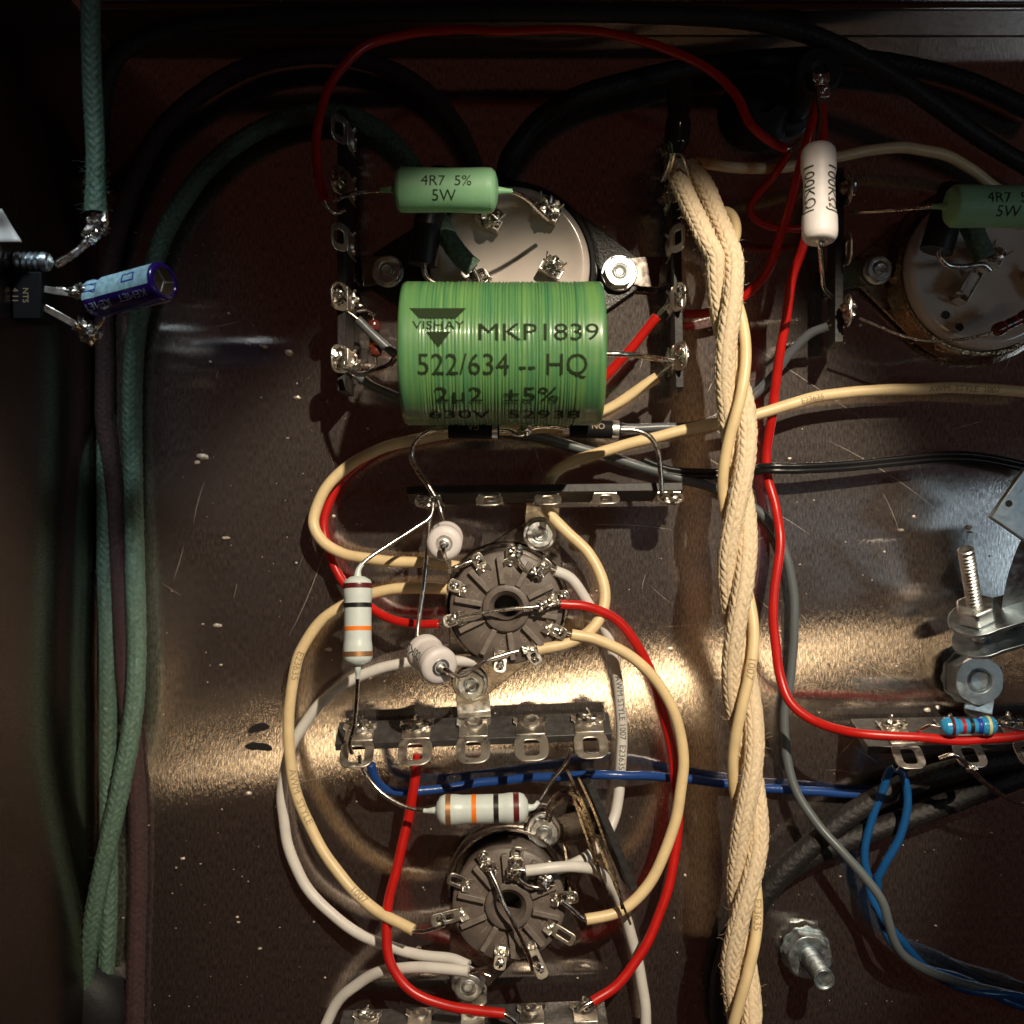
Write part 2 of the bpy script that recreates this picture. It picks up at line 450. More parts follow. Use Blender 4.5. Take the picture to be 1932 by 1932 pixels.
def rrect(wd, ht, r, n=5):
    """rounded rectangle outline, 4n points"""
    out = []
    for cx, cy, a0 in ((wd / 2 - r, ht / 2 - r, 0), (-wd / 2 + r, ht / 2 - r, 90), (-wd / 2 + r, -ht / 2 + r, 180), (wd / 2 - r, -ht / 2 + r, 270)):
        for k in range(n):
            a = R(a0 + 90 * k / (n - 1)); out.append((cx + r * math.cos(a), cy + r * math.sin(a)))
    return out
def circ(r, n=32, cx=0, cy=0): return [(cx + r * math.cos(2 * PI * k / n), cy + r * math.sin(2 * PI * k / n)) for k in range(n)]
def hull(pts):
    pts = sorted(set((round(a, 3), round(b, 3)) for a, b in pts))
    def half(ps):
        h = []
        for p in ps:
            while len(h) >= 2 and (h[-1][0] - h[-2][0]) * (p[1] - h[-2][1]) - (h[-1][1] - h[-2][1]) * (p[0] - h[-2][0]) <= 0: h.pop()
            h.append(p)
        return h
    a = half(pts); b = half(pts[::-1]); return a[:-1] + b[:-1]
EX, EY, EZ = Vector((1, 0, 0)), Vector((0, 1, 0)), Vector((0, 0, 1))

# ---------------------------------------------------------------- the setting
WX, WY = -780.0, 897.0         # left wall and back wall of the chassis
def structure(name, mb, m, bevel=0):
    o = mb.build(name, m, None, bevel=bevel); o['kind'] = 'structure'; return o
floor = structure('chassis_floor', MB().box((380, -150, -6), EX, EY, EZ, 2340, 2120, 12), 'floor')
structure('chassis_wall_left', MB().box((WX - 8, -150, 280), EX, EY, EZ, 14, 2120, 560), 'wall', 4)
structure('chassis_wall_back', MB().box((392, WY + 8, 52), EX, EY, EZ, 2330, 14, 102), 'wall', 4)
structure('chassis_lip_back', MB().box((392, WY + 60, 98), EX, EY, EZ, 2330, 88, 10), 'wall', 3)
# two strokes of marker pen on the floor, part of the floor
for (x0, y0, x1, y1, th, sd) in ((468, 1380, 508, 1371, 7.5, 1), (462, 1409, 514, 1413, 7, 2)):
    a, b = P(x0, y0, .5), P(x1, y1, .5); n = 14; top = []; bot = []
    for i in range(n + 1):
        t = i / n; c = a.lerp(b, t) + EY * (3 * math.sin(t * PI)); hw = th * min(1, 3.2 * t + .35, 3.2 * (1 - t) + .35) * (1 + .25 * noise.noise(Vector((t * 5, sd, 0))))
        top.append((c.x, c.y + hw)); bot.append((c.x, c.y - hw))
    MB().prism(V(0, 0, 0), EX, EY, bot + top[::-1], EZ, 0.1, 0.7).build('ink_mark', 'marker', floor, flat=True)

# solder crumbs and swarf, too many to count
mb = MB(); rc = random.Random(3)
named = [(383, 862, 9), (372, 872, 5), (425, 1015, 7), (468, 1497, 5), (410, 1180, 7), (520, 640, 6), (500, 655, 5), (1700, 1000, 6), (1725, 975, 4),
         (1490, 865, 4), (1330, 905, 5), (620, 1225, 6), (640, 1390, 4), (560, 750, 6), (545, 665, 7), (1160, 1310, 5), (790, 1790, 5), (1828, 995, 6), (1830, 1004, 5),
         (1470, 1190, 4), (345, 1620, 4), (490, 1790, 4), (450, 1740, 3), (1265, 1225, 6), (1750, 1340, 6), (1770, 1335, 5), (1660, 1490, 5), (1600, 1620, 4), (705, 1930, 4)]
for x, y, r in named: mb.blob(P(x, y, r * .3), r, rc.random() * 50, (1, rc.uniform(.35, .8), .4), .6, 5)
for i in range(520):
    x, y = rc.uniform(20, 1910), rc.uniform(330, 1910); r = min(3.2, 0.7 * rc.paretovariate(1.9))
    mb.blob(P(x, y, r * .3), r, i, (1, rc.uniform(.3, 1), .5), .6, 3)
o = mb.build('solder_crumbs', 'dust', None, flat=False); o['kind'] = 'stuff'; o['label'] = 'scattered solder crumbs and metal dust on the chassis floor'
# fine scratches in the metal
mb = MB()
sl = [(1400, 640, 1640, 800), (1560, 830, 1800, 990), (1500, 1150, 1700, 1290), (640, 900, 560, 1080), (620, 1010, 545, 1200), (1400, 900, 1270, 820), (1310, 780, 1400, 860),
      (1450, 960, 1530, 1010), (1120, 990, 1270, 1000), (1445, 1150, 1400, 1300), (1310, 1330, 1360, 1290), (1480, 1220, 1550, 1200), (820, 700, 760, 820), (1580, 1430, 1620, 1385)]
for i in range(45):
    x, y = rc.uniform(280, 1900), rc.uniform(600, 1500); a = rc.choice((1.2, 1.3, 1.9, -.55, -.6, .1)) + rc.gauss(0, .12); L = rc.uniform(15, 85)
    sl.append((x, y, x + L * math.cos(a), y - L * math.sin(a)))
for (x0, y0, x1, y1) in sl:
    a, b = P(x0, y0, .25), P(x1, y1, .25); d = (b - a); nn = Vector((-d.y, d.x, 0)).normalized(); bow = rc.uniform(-.04, .04) * d.length; wd = rc.uniform(.14, .34)
    vs = []
    for k in range(9):
        t = k / 8; c = a.lerp(b, t) + nn * (bow * 4 * t * (1 - t)); ww = wd * (.15 + math.sin(PI * t)); vs += [c + nn * ww, c - nn * ww]
    mb.add(vs, [(2 * k, 2 * k + 1, 2 * k + 3, 2 * k + 2) for k in range(8)])
o = mb.build('scratches', 'scratch', floor, flat=True); o['kind'] = 'stuff'

# ---------------------------------------------------------------- wires
def ipath(pts, step=6.0): return spline([P(*p) for p in pts], step)
def wire(label, pts, r, m, bare0=None, bare1=None, name='hookup_wire', cat='wire', group=None, text=None, br=4.2, core=None, tm='ink_grey'):
    path = ipath(pts)
    n = len(path); sd0 = rng.random() * 50
    for i in range(n):
        e_ = min(1, i / 6, (n - 1 - i) / 6) * 2.2
        path[i] = path[i] + Vector((noise.noise(Vector((i * .09, sd0, 1))), noise.noise(Vector((i * .09, sd0, 7))), .5 * noise.noise(Vector((i * .09, sd0, 13))))) * e_
    rs = [r * S(q.z) for q in path]
    t = thing(name, label, cat, Vector((path[n // 2].x, path[n // 2].y, 0)), group)
    sd = rng.random() * 90
    rs = [q * (1 + .035 * noise.noise(Vector((i * .11, sd, 0)))) for i, q in enumerate(rs)]
    MB().tube(path, rs, 16).build('insulation', m, t)
    for b, end in ((bare0, pts[0]), (bare1, pts[-1])):
        if b:
            nxt = pts[1] if end is pts[0] else pts[-2]
            inner = (end[0] + (nxt[0] - end[0]) * .12, end[1] + (nxt[1] - end[1]) * .12, end[2] + (nxt[2] - end[2]) * .12)
            MB().tube(ipath([inner, end] + list(b), 4), br * S(end[2]), 10).build('conductor', 'tin', t)
    for tx in (text or []):
        text_path(tx[0], path, r * S(path[n // 2].z), tx[1], tx[2], tx[3] if len(tx) > 3 else 0.0, tm, t, flip=(len(tx) > 4 and tx[4]))
    return t

RW, CW, WW, BW, GW = 8.6, 10.6, 10.3, 8.6, 8.6
G = 'insulated hookup wires'
wire('red wire arching over the top of the chassis between two tag strips',
     [(612, 378, 190), (600, 330, 200), (597, 270, 205), (604, 215, 205), (628, 150, 195), (680, 95, 180), (760, 66, 165), (850, 56, 160), (960, 60, 160), (1080, 56, 160), (1190, 72, 165), (1290, 106, 170), (1350, 140, 175), (1391, 185, 180), (1416, 234, 180), (1452, 266, 175), (1484, 281, 170)],
     RW, 'pvc_red', [(618, 392, 180), (632, 402, 172), (650, 396, 160)], [(1497, 276, 165), (1510, 264, 160)], group=G)
wire('short dark red wire looping down behind the upright white resistor',
     [(1488, 290, 150), (1470, 318, 140), (1452, 342, 120), (1425, 372, 100), (1415, 394, 90), (1427, 414, 80), (1460, 428, 75), (1505, 432, 70), (1530, 432, 60)],
     7.5, 'pvc_red', [(1500, 275, 155)], None, group=G)
wire('red wire from the upper standoff passing behind the cotton rope',
     [(1539, 196, 210), (1530, 235, 220), (1522, 275, 215), (1508, 325, 200), (1494, 375, 180), (1481, 421, 160), (1456, 493, 120), (1431, 533, 95), (1406, 558, 80), (1370, 580, 70), (1330, 591, 65), (1291, 592, 62)],
     RW, 'pvc_red', [(1541, 175, 205)], [(1275, 590, 70), (1262, 588, 80)], group=G)
wire('long red wire running down the right side and off past the blue resistor',
     [(1550, 198, 190), (1552, 260, 190), (1540, 370, 180), (1515, 464, 160), (1496, 522, 140), (1481, 612, 115), (1468, 695, 90), (1457, 780, 66), (1447, 850, 45), (1449, 905, 40), (1463, 960, 55), (1472, 1010, 75), (1468, 1070, 85), (1459, 1130, 90), (1461, 1200, 95), (1472, 1275, 105), (1492, 1326, 125), (1540, 1362, 150), (1620, 1384, 190), (1720, 1391, 205), (1830, 1396, 205), (1960, 1385, 205)],
     9.0, 'pvc_red', None, None, group=G)
wire('red wire curving left under the cream loop to the upper tube socket',
     [(1000, 790, 60), (900, 803, 50), (810, 822, 42), (740, 838, 36), (680, 872, 32), (640, 912, 30), (616, 960, 30), (611, 1000, 32), (624, 1050, 40), (648, 1098, 52), (700, 1147, 70), (740, 1168, 85), (785, 1177, 100), (828, 1177, 112)],
     RW, 'pvc_red', None, [(845, 1177, 116), (862, 1170, 118)], group=G)
wire('cream wire looping left from below the big green capacitor to the upper socket',
     [(1240, 712, 120), (1190, 745, 105), (1140, 776, 92), (1080, 798, 80), (990, 809, 72), (880, 813, 66), (800, 825, 62), (720, 846, 60), (655, 880, 58), (610, 930, 58), (592, 985, 60), (608, 1020, 66), (650, 1045, 74), (720, 1058, 86), (800, 1062, 98), (866, 1069, 108)],
     CW, 'pvc_cream', [(1250, 703, 124), (1266, 690, 130)], [(880, 1064, 112), (898, 1055, 112)], group=G)
wire('cream printed wire from the right edge running through the middle tag strip to the socket',
     [(1970, 738, 66), (1900, 737, 66), (1800, 732, 68), (1650, 737, 70), (1560, 745, 72), (1490, 763, 76), (1425, 783, 80), (1350, 797, 78), (1260, 819, 70), (1160, 845, 60), (1085, 870, 52), (1045, 895, 48), (1030, 925, 46), (1034, 962, 50), (1066, 1000, 60), (1112, 1045, 72), (1138, 1098, 84), (1140, 1146, 96), (1118, 1186, 106), (1075, 1213, 112), (1014, 1226, 116)],
     CW, 'pvc_cream', None, [(1003, 1227, 118), (985, 1222, 118)], group=G, text=[('AWM  STYLE  1007', 11, 150, .1, True), ('E23635', 10, 430, .1, True)])
wire('cream printed wire in a wide left curve joining the two tube sockets',
     [(845, 1112, 112), (790, 1109, 100), (720, 1116, 86), (655, 1138, 76), (600, 1178, 70), (563, 1240, 66), (547, 1330, 64), (546, 1420, 64), (562, 1505, 66), (594, 1578, 74), (643, 1652, 88), (702, 1712, 108), (780, 1755, 134)],
     CW, 'pvc_cream', [(862, 1112, 116), (880, 1104, 118)], [(795, 1757, 138), (818, 1752, 146), (840, 1744, 150)], group=G, text=[('E23635', 13, 345, .25), ('AWM  STYLE', 13, 590, .25), ('1007', 13, 800, .25)])
wire('cream wire in a wide right curve from the upper socket to the lower socket',
     [(1078, 1197, 118), (1135, 1210, 116), (1190, 1238, 112), (1245, 1295, 108), (1281, 1370, 106), (1289, 1450, 106), (1278, 1530, 108), (1255, 1605, 112), (1218, 1675, 120), (1170, 1720, 128), (1105, 1735, 140)],
     CW, 'pvc_cream', [(1065, 1193, 120), (1045, 1187, 120)], [(1094, 1729, 142), (1078, 1714, 146), (1060, 1700, 150)], group=G)
wire('cream wire in shadow arching across the upper right corner',
     [(1308, 305, 150), (1400, 317, 130), (1490, 314, 110), (1570, 298, 100), (1640, 284, 95), (1715, 279, 90), (1780, 292, 80), (1830, 318, 60), (1880, 356, 44), (1960, 400, 30)],
     CW, 'pvc_cream', [(1290, 301, 155), (1272, 300, 158)], None, group=G)
wire('red wire in a wide right curve from the upper socket to the bottom strip',
     [(1057, 1140, 122), (1105, 1144, 116), (1160, 1168, 104), (1205, 1222, 90), (1240, 1305, 78), (1263, 1395, 72), (1275, 1480, 72), (1279, 1560, 76), (1269, 1640, 84), (1245, 1722, 96), (1210, 1798, 110), (1165, 1857, 124), (1118, 1890, 136)],
     9.4, 'pvc_red', [(1045, 1140, 126), (1020, 1143, 128)], [(1104, 1897, 140), (1092, 1906, 142)], group=G)
wire('red wire hanging from the lower tag strip and bending along the bottom',
     [(789, 1424, 110), (781, 1480, 104), (768, 1555, 100), (748, 1640, 104), (733, 1700, 108), (729, 1765, 116), (739, 1820, 124), (775, 1869, 132), (840, 1896, 138), (952, 1913, 146)],
     9.4, 'pvc_red', None, [(966, 1922, 146), (980, 1936, 144)], group=G)
wire('white wire in a big left curve from the upper socket to the lower socket',
     [(912, 1249, 86), (850, 1247, 78), (765, 1250, 66), (685, 1273, 54), (612, 1320, 42), (568, 1375, 34), (540, 1445, 28), (532, 1515, 24), (545, 1600, 24), (572, 1662, 28), (622, 1722, 38), (690, 1768, 56), (770, 1797, 84), (850, 1809, 112), (884, 1822, 126)],
     WW, 'pvc_white', [(930, 1243, 92), (965, 1232, 104)], [(905, 1834, 132), (925, 1842, 134)], group=G)
wire('white printed wire right of the sockets passing under the blue wire',
     [(1047, 1077, 110), (1074, 1090, 104), (1112, 1142, 88), (1145, 1200, 70), (1164, 1285, 52), (1174, 1375, 42), (1170, 1470, 40), (1158, 1545, 48), (1128, 1598, 78), (1085, 1628, 118), (1050, 1640, 146)],
     WW, 'pvc_white', [(1030, 1069, 112), (1012, 1072, 112)], [(1040, 1644, 150), (1028, 1650, 150)], group=G, text=[('AWM STYLE 1007  E23635', 11, 330, .2)], tm='ink')
wire('white wire from the lower socket running off the bottom beside the right curve',
     [(992, 1643, 158), (1040, 1638, 156), (1090, 1634, 140), (1130, 1646, 110), (1165, 1692, 72), (1190, 1762, 52), (1208, 1840, 46), (1217, 1900, 44), (1220, 1960, 44)],
     WW, 'pvc_white', [(980, 1641, 158), (968, 1642, 158)], None, group=G)
wire('white wire curling from the lower socket off the bottom left',
     [(884, 1833, 142), (830, 1827, 130), (770, 1826, 112), (715, 1835, 88), (668, 1860, 66), (634, 1895, 52), (610, 1945, 46)],
     WW, 'pvc_white', [(900, 1830, 146), (920, 1826, 148)], None, group=G)
wire('dark blue wire crossing the whole picture below the tag strip',
     [(700, 1442, 96), (706, 1466, 86), (720, 1486, 72), (750, 1495, 56), (800, 1491, 44), (880, 1481, 34), (960, 1471, 34), (1050, 1465, 50), (1110, 1463, 66), (1160, 1463, 72), (1220, 1464, 60), (1280, 1468, 34), (1400, 1483, 24), (1500, 1491, 20), (1580, 1496, 18), (1680, 1498, 14)],
     BW, 'pvc_blue', [(694, 1428, 100)], None, group=G)
wire('grey wire from the left tag strip passing under the green capacitor and down the right',
     [(672, 706, 90), (700, 727, 80), (740, 745, 72), (800, 768, 62), (900, 800, 50), (1010, 822, 44), (1100, 846, 36), (1180, 871, 28), (1250, 892, 22), (1340, 918, 16), (1420, 956, 14), (1462, 1000, 16), (1486, 1060, 22), (1497, 1130, 26), (1498, 1200, 28), (1490, 1290, 30), (1480, 1360, 34), (1485, 1430, 44), (1506, 1500, 62), (1545, 1558, 82), (1592, 1610, 104), (1636, 1660, 118), (1664, 1700, 122), (1676, 1740, 118), (1686, 1775, 108), (1715, 1812, 90), (1800, 1850, 60), (1960, 1890, 30)],
     GW, 'pvc_grey2', [(662, 700, 94), (650, 694, 100)], None, group=G)
wire('grey wire from the upper left lug running behind the capacitor to the right tag strip',
     [(674, 602, 110), (705, 632, 104), (745, 668, 96), (830, 720, 80), (960, 780, 60), (1100, 803, 44), (1250, 806, 32), (1340, 797, 26), (1415, 752, 34), (1460, 707, 50), (1492, 664, 70), (1526, 632, 90), (1562, 616, 106)],
     GW, 'pvc_grey', [(664, 594, 112), (650, 584, 116)], [(1575, 611, 110), (1590, 604, 114)], group=G)
wire('short bright red wire rising to the right tag strip beside the capacitor',
     [(1240, 597, 140), (1215, 627, 128), (1180, 670, 112), (1140, 712, 96), (1080, 760, 76), (1000, 800, 60)],
     9.2, 'pvc_red', [(1248, 588, 146), (1262, 572, 152)], None, group=G)

# black twin lead
t = thing('twin_lead', 'thin black twin-core cable crossing the right half of the floor', 'cable', P(1650, 875))
for dy in (-4.6, 4.6):
    pts = [(1215, 872 + dy, 26), (1262, 889 + dy, 24), (1330, 894 + dy, 20), (1400, 891 + dy, 26), (1445, 884 + dy, 62), (1500, 884 + dy, 66), (1600, 879 + dy, 58), (1700, 869 + dy, 54), (1790, 861 + dy, 52), (1850, 864 + dy, 50), (1960, 886 + dy, 46)]
    MB().tube(ipath(pts), 5.6, 14).build('insulation', 'pvc_black', t)
# twisted bright blue pair hanging from the right tag strip
t = thing('twisted_pair', 'bright blue twisted wire pair hanging from the right tag strip', 'wire', P(1680, 1600))
base = [P(1690, 1450, 80), P(1688, 1500, 76), P(1672, 1560, 74), P(1650, 1625, 70), P(1650, 1690, 64), P(1680, 1760, 60), P(1730, 1815, 56), P(1800, 1850, 50), P(1960, 1900, 40)]
bp_ = spline(base, 5); T_, N_, B_ = frames(bp_)
LB = len(bp_)
for sgn in (0, PI):
    pts = []
    for i, q in enumerate(bp_):
        u = i * 5.0
        amp = 8.0
        if u < 205:
            amp = 8.0 + 19 * math.sin(PI * min(1, u / 205.0)) ** 0.8
            ph = sgn + PI / 2
        else:
            ph = sgn + PI / 2 + (u - 205) * 2 * PI / 250
        pts.append(q + (N_[i] * math.cos(ph) + B_[i] * math.sin(ph)) * (amp if u > 0 else 3))
    MB().tube(pts, 7.6, 14).build('strand', 'pvc_bluer', t)

# ---------------------------------------------------------------- cotton covered cables
def braid(path, r, pitch, ncol, m, parent, name='braid', n=56, depth=0.155, k=0.95, seed=0, flip=1):
    T, N, B = frames(path)
    c = np.array([tuple(q) for q in path]); Nn = np.array([tuple(q) for q in N]); Bb = np.array([tuple(q) for q in B])
    mth = len(path)
    step = np.linalg.norm(np.diff(c, axis=0), axis=1); u = np.concatenate([[0], np.cumsum(step)])
    a = np.arange(n) * 2 * np.pi / n
    U, A = np.meshgrid(u, a, indexing='ij')
    cc = A * ncol / (2 * np.pi); ci = np.floor(cc).astype(int); f = cc - ci
    odd = (ci % 2)
    zig = np.where(odd == 0, f, 1 - f)
    wob = 0.10 * np.sin(U / 41.0 + seed) + 0.07 * np.sin(U / 17.0 + 2.1 * A)
    ph = U / pitch + flip * k * zig + 0.5 * odd + wob
    wv = ph - np.floor(ph)
    yarn = np.sqrt(np.maximum(0, 1 - (2 * wv - 1) ** 2))
    edge = 1 - np.abs(2 * f - 1) ** 5
    sub = 0.10 * np.cos(2 * np.pi * 3 * wv)
    rs = np.random.RandomState(seed + 1)
    amp = rs.uniform(.75, 1.2, size=(int(u[-1] / pitch) + 6, ncol + 1))
    av = amp[np.clip(np.floor(ph).astype(int) + 1, 0, amp.shape[0] - 1), np.clip(ci, 0, ncol)]
    fib = rs.normal(0, .014, size=U.shape)
    if callable(r): rad = np.array([r(i / (mth - 1)) for i in range(mth)])[:, None]
    else: rad = r
    slow = 1 + 0.03 * np.sin(U / 60.0 + seed * 2)
    rr = rad * slow * (1 - depth + depth * 1.25 * (yarn * .8 + sub) * (0.35 + 0.65 * edge) * av + fib)
    pos = c[:, None, :] + rr[:, :, None] * (np.cos(A)[:, :, None] * Nn[:, None, :] + np.sin(A)[:, :, None] * Bb[:, None, :])
    i, k2 = np.meshgrid(np.arange(mth - 1), np.arange(n), indexing='ij'); kn = (k2 + 1) % n
    F = np.stack([i * n + k2, i * n + kn, (i + 1) * n + kn, (i + 1) * n + k2], -1).reshape(-1, 4)
    o = np_mesh(name, pos.reshape(-1, 3), F, m, parent)
    return o
def fuzz(path, r, m, parent, count, seed, ln=(4, 18)):
    """loose cotton fibres"""
    rf = random.Random(seed); T, N, B = frames(path); mb = MB()
    for _ in range(count):
        i = rf.randrange(2, len(path) - 2); a = rf.uniform(0, 2 * PI)
        d = N[i] * math.cos(a) + B[i] * math.sin(a)
        L = rf.uniform(*ln); q = path[i] + d * r * .95
        dd = (d * .8 + T[i] * rf.gauss(0, .9) + Vector((rf.gauss(0, .4), rf.gauss(0, .4), rf.gauss(0, .4)))).normalized(); pts = [q]
        for s_ in range(5):
            dd = (dd + Vector((rf.gauss(0, .35), rf.gauss(0, .35), rf.gauss(0, .35)))).normalized(); pts.append(pts[-1] + dd * (L / 5))
        mb.tube(pts, [.24, .23, .21, .18, .15, .1], 3, False)
    o = mb.build('loose_fibres', m, parent); o['kind'] = 'stuff'; return o

# rope of two cream cotton cables and one cream wire
cxs = [(430, 1352), (460, 1361), (576, 1376), (684, 1385), (762, 1390), (906, 1388), (1050, 1390), (1194, 1398), (1308, 1400), (1452, 1407), (1596, 1412), (1740, 1404), (1812, 1399), (1960, 1398)]
cyv = np.array([a for a, b in cxs], float); cxv = np.array([b for a, b in cxs], float)
RH = 215.0
def strand(th0, RR, y0, y1, pre):
    pts = [P(*q) for q in pre]
    for y in np.arange(y0, y1, 14.0):
        th = 2 * PI * (y - 762) / 545 + th0
        x = float(np.interp(y, cyv, cxv)); s = S(RH)
        c = P(x, y, RH)
        pts.append(c + Vector((-RR * s * math.sin(th), 0, RR * s * math.cos(th))))
    return pts
for th0, pre, lab in ((R(120), [(1299, 314, 150), (1322, 340, 165), (1340, 375, 180), (1354, 410, 195), (1371, 450, 212)], 'cream cotton cable of the rope, coming from the right upper lug'),
                      (R(240), [(1272, 312, 150), (1284, 345, 165), (1300, 382, 185), (1318, 420, 205), (1334, 455, 222)], 'cream cotton cable of the rope, coming from the left upper lug')):
    path = spline(strand(th0, 19.5, 490, 1960, pre), 1.9)
    t = thing('cotton_cable', lab, 'cable', Vector((path[len(path) // 2].x, path[len(path) // 2].y, 0)), 'cream cotton covered cables twisted into a rope')
    braid(path, 19.6 * S(RH), 14.5, 10, 'cloth_cream', t, seed=int(th0 * 10), n=70)
    fuzz(path[::3], 20 * S(RH), 'cloth_cream', t, 300, int(th0 * 7))
pw = spline(strand(0, 24, 470, 1960, [(1352, 398, 150), (1376, 402, 160), (1388, 425, 172), (1382, 458, 190)]), 6)
t = thing('hookup_wire', 'cream printed wire twisted round the cotton rope', 'wire', Vector((pw[len(pw) // 2].x, pw[len(pw) // 2].y, 0)), G)
MB().tube(pw, 10.4 * S(RH), 16).build('insulation', 'pvc_cream', t)
text_path('1007', pw, 10.4 * S(RH), 13, 860, 0.1, 'ink_grey', t)
text_path('E23635', pw, 10.4 * S(RH), 12, 720, 0.1, 'ink_grey', t)
text_path('E23635', pw, 10.4 * S(RH), 12, 1290, 0.1, 'ink_grey', t)

# green and maroon cables along the left wall, arching to the big ceramic socket
pts = [(893, 506, 120), (868, 482, 125), (840, 440, 120), (815, 380, 90), (781, 320, 70), (752, 281, 60), (705, 240, 50), (633, 214, 45), (544, 223, 42), (459, 262, 40), (391, 318, 38), (340, 386, 36), (309, 444, 36), (285, 515, 34), (265, 590, 32), (254, 660, 30), (250, 740, 30), (250, 822, 30), (252, 924, 30), (254, 1026, 32), (256, 1128, 34), (258, 1236, 38), (254, 1326, 46), (241, 1416, 56), (223, 1506, 60), (203, 1596, 62), (184, 1686, 60), (169, 1776, 56), (158, 1850, 50), (150, 1960, 46)]
pg = ipath(pts, 2.2)
t = thing('cotton_cable', 'green cotton cable arching from the big ceramic socket and down the left wall', 'cable', P(252, 900), 'green cotton cables')
braid(pg, 17.6, 13.0, 8, 'cloth_green', t, seed=4, n=48, depth=.14); fuzz(pg[::3], 17.5, 'cloth_green', t, 330, 5, (4, 18))
MB().tube(ipath([(880, 490, 122), (893, 507, 120)], 4), 10, 12).build('core', 'pvc_white', t)
MB().tube(ipath([(890, 503, 122), (900, 520, 118), (905, 534, 116)], 4), 4.2, 10).build('conductor', 'tin', t)
pts = [(183, 780, 14), (188, 850, 14), (192, 930, 14), (197, 1026, 16), (201, 1128, 16), (204, 1236, 16), (204, 1340, 16), (203, 1450, 16), (204, 1560, 16), (206, 1668, 16), (203, 1776, 16), (198, 1860, 16), (196, 1965, 16)]
pg = [Vector((max(q.x, WX + 19), q.y, q.z)) for q in ipath(pts, 2.2)]
t = thing('cotton_cable', 'green cotton cable pressed into the corner of the left wall', 'cable', P(204, 1300), 'green cotton cables')
braid(pg, 16.5, 13.0, 8, 'cloth_green', t, seed=9, n=48, depth=.14); fuzz(pg[::3], 16.5, 'cloth_green', t, 160, 6, (4, 18))
pts = [(900, 330, 80), (885, 288, 70), (857, 234, 62), (813, 182, 56), (741, 134, 52), (657, 108, 50), (578, 104, 48), (476, 124, 46), (374, 180, 44), (306, 242, 40), (262, 320, 36), (230, 410, 30), (205, 520, 26), (190, 620, 22), (190, 700, 20), (196, 780, 20), (205, 850, 18), (214, 924, 17), (221, 1026, 17), (228, 1128, 17), (232, 1220, 17), (237, 1300, 17), (250, 1400, 17), (259, 1524, 17), (260, 1668, 17), (257, 1776, 17), (254, 1880, 17), (252, 1965, 17)]
pg = [Vector((max(q.x, WX + 19), q.y, q.z)) for q in ipath(pts, 2.6)]
t = thing('cotton_cable', 'dark maroon cotton cable arching over the top left and down between the green cables', 'cable', P(225, 1000))
braid(pg, 17, 13.0, 8, 'cloth_maroon', t, seed=12, n=40, depth=.10); fuzz(pg[::3], 17, 'cloth_maroon', t, 200, 16, (4, 16))
pts = [(952, 340, 80), (960, 300, 70), (985, 262, 62), (1020, 222, 56), (1090, 182, 50), (1180, 155, 48), (1290, 130, 46), (1400, 115, 45), (1550, 108, 45), (1700, 122, 45), (1820, 152, 45), (1960, 215, 45)]
t = thing('cotton_cable', 'black waxed cable curving from the big ceramic socket to the right edge', 'cable', P(1200, 150), 'black waxed cables')
braid(ipath(pts, 2.8), 18, 14.0, 8, 'cloth_black', t, seed=14, n=36, depth=.08)
pts = [(186, 330, 40), (190, 220, 110), (200, 150, 150), (225, 100, 170), (300, 58, 180), (450, 34, 186), (700, 24, 188), (1000, 21, 188), (1250, 27, 186), (1420, 38, 178), (1530, 66, 165), (1600, 96, 150), (1680, 140, 130), (1760, 195, 110), (1850, 260, 80), (1965, 330, 60)]
t = thing('cotton_cable', 'black waxed cable lying along the back wall at the very top', 'cable', P(800, 60), 'black waxed cables')
braid(ipath(pts, 2.8), 17, 14.0, 8, 'cloth_black', t, seed=15, n=36, depth=.08)
# black pair in the lower right, going under the rope
for lab, dd, sd, h0 in (('upper black waxed cable running under the rope at lower right', -20, 21, 50), ('lower black waxed cable running under the rope at lower right', 20, 22, 38)):
    pts = [(1960, 1432 + dd, h0), (1820, 1470 + dd, h0), (1720, 1510 + dd, h0), (1620, 1560 + dd, h0), (1530, 1610 + dd, h0), (1460, 1660 + dd, h0), (1415, 1720 + dd * .6, h0 - 6), (1385, 1790 + dd * .3, h0 - 12), (1372, 1870, h0 - 14), (1370, 1960, h0 - 14)]
    pts = [(x + 12 * math.sin(i * 1.1 + sd) * (1 if dd < 0 else -1), y + 10 * math.sin(i * 1.1 + sd) * (1 if dd < 0 else -1), h) for i, (x, y, h) in enumerate(pts)]
    t = thing('cotton_cable', lab, 'cable', P(1500, 1640 + dd), 'black waxed cables')
    braid(ipath(pts, 2.4), 21, 15.0, 8, 'cloth_black', t, seed=sd, n=40, depth=.07)
# frayed green cable end at the left wall
t = thing('cotton_cable', 'short green cotton cable with a frayed soldered end at upper left', 'cable', P(178, 330), 'green cotton cables')
pf = [Vector((max(q.x, WX + 24), q.y, q.z)) for q in ipath([(170, -20, 330), (172, 100, 310), (176, 200, 300), (180, 280, 300), (180, 350, 300), (181, 402, 300)], 2.2)]
braid(pf, lambda u: 15.5 * (1 + .25 * max(0, u - .85) / .15), 13, 8, 'cloth_green', t, seed=31, n=44, depth=.14)
fuzz(pf[-40:], 16, 'cloth_green', t, 160, 33, (6, 20))
ax = ipath([(184, 400, 300), (182, 425, 302), (165, 455, 305), (140, 478, 308), (105, 500, 310)], 3)
MB().tube(ax, lambda u: 6.5 + 1.3 * noise.noise(Vector((u * 9, 3, 0))), 12).build('conductor', 'solder', t)
mb = MB(); mb.blob(P(184, 425, 302), 17, 3, (1, 1.1, .8), .7); mb.blob(P(170, 447, 304), 11, 8, (1, 1, .9), .8)
mb.build('solder_joint', 'solder', t)

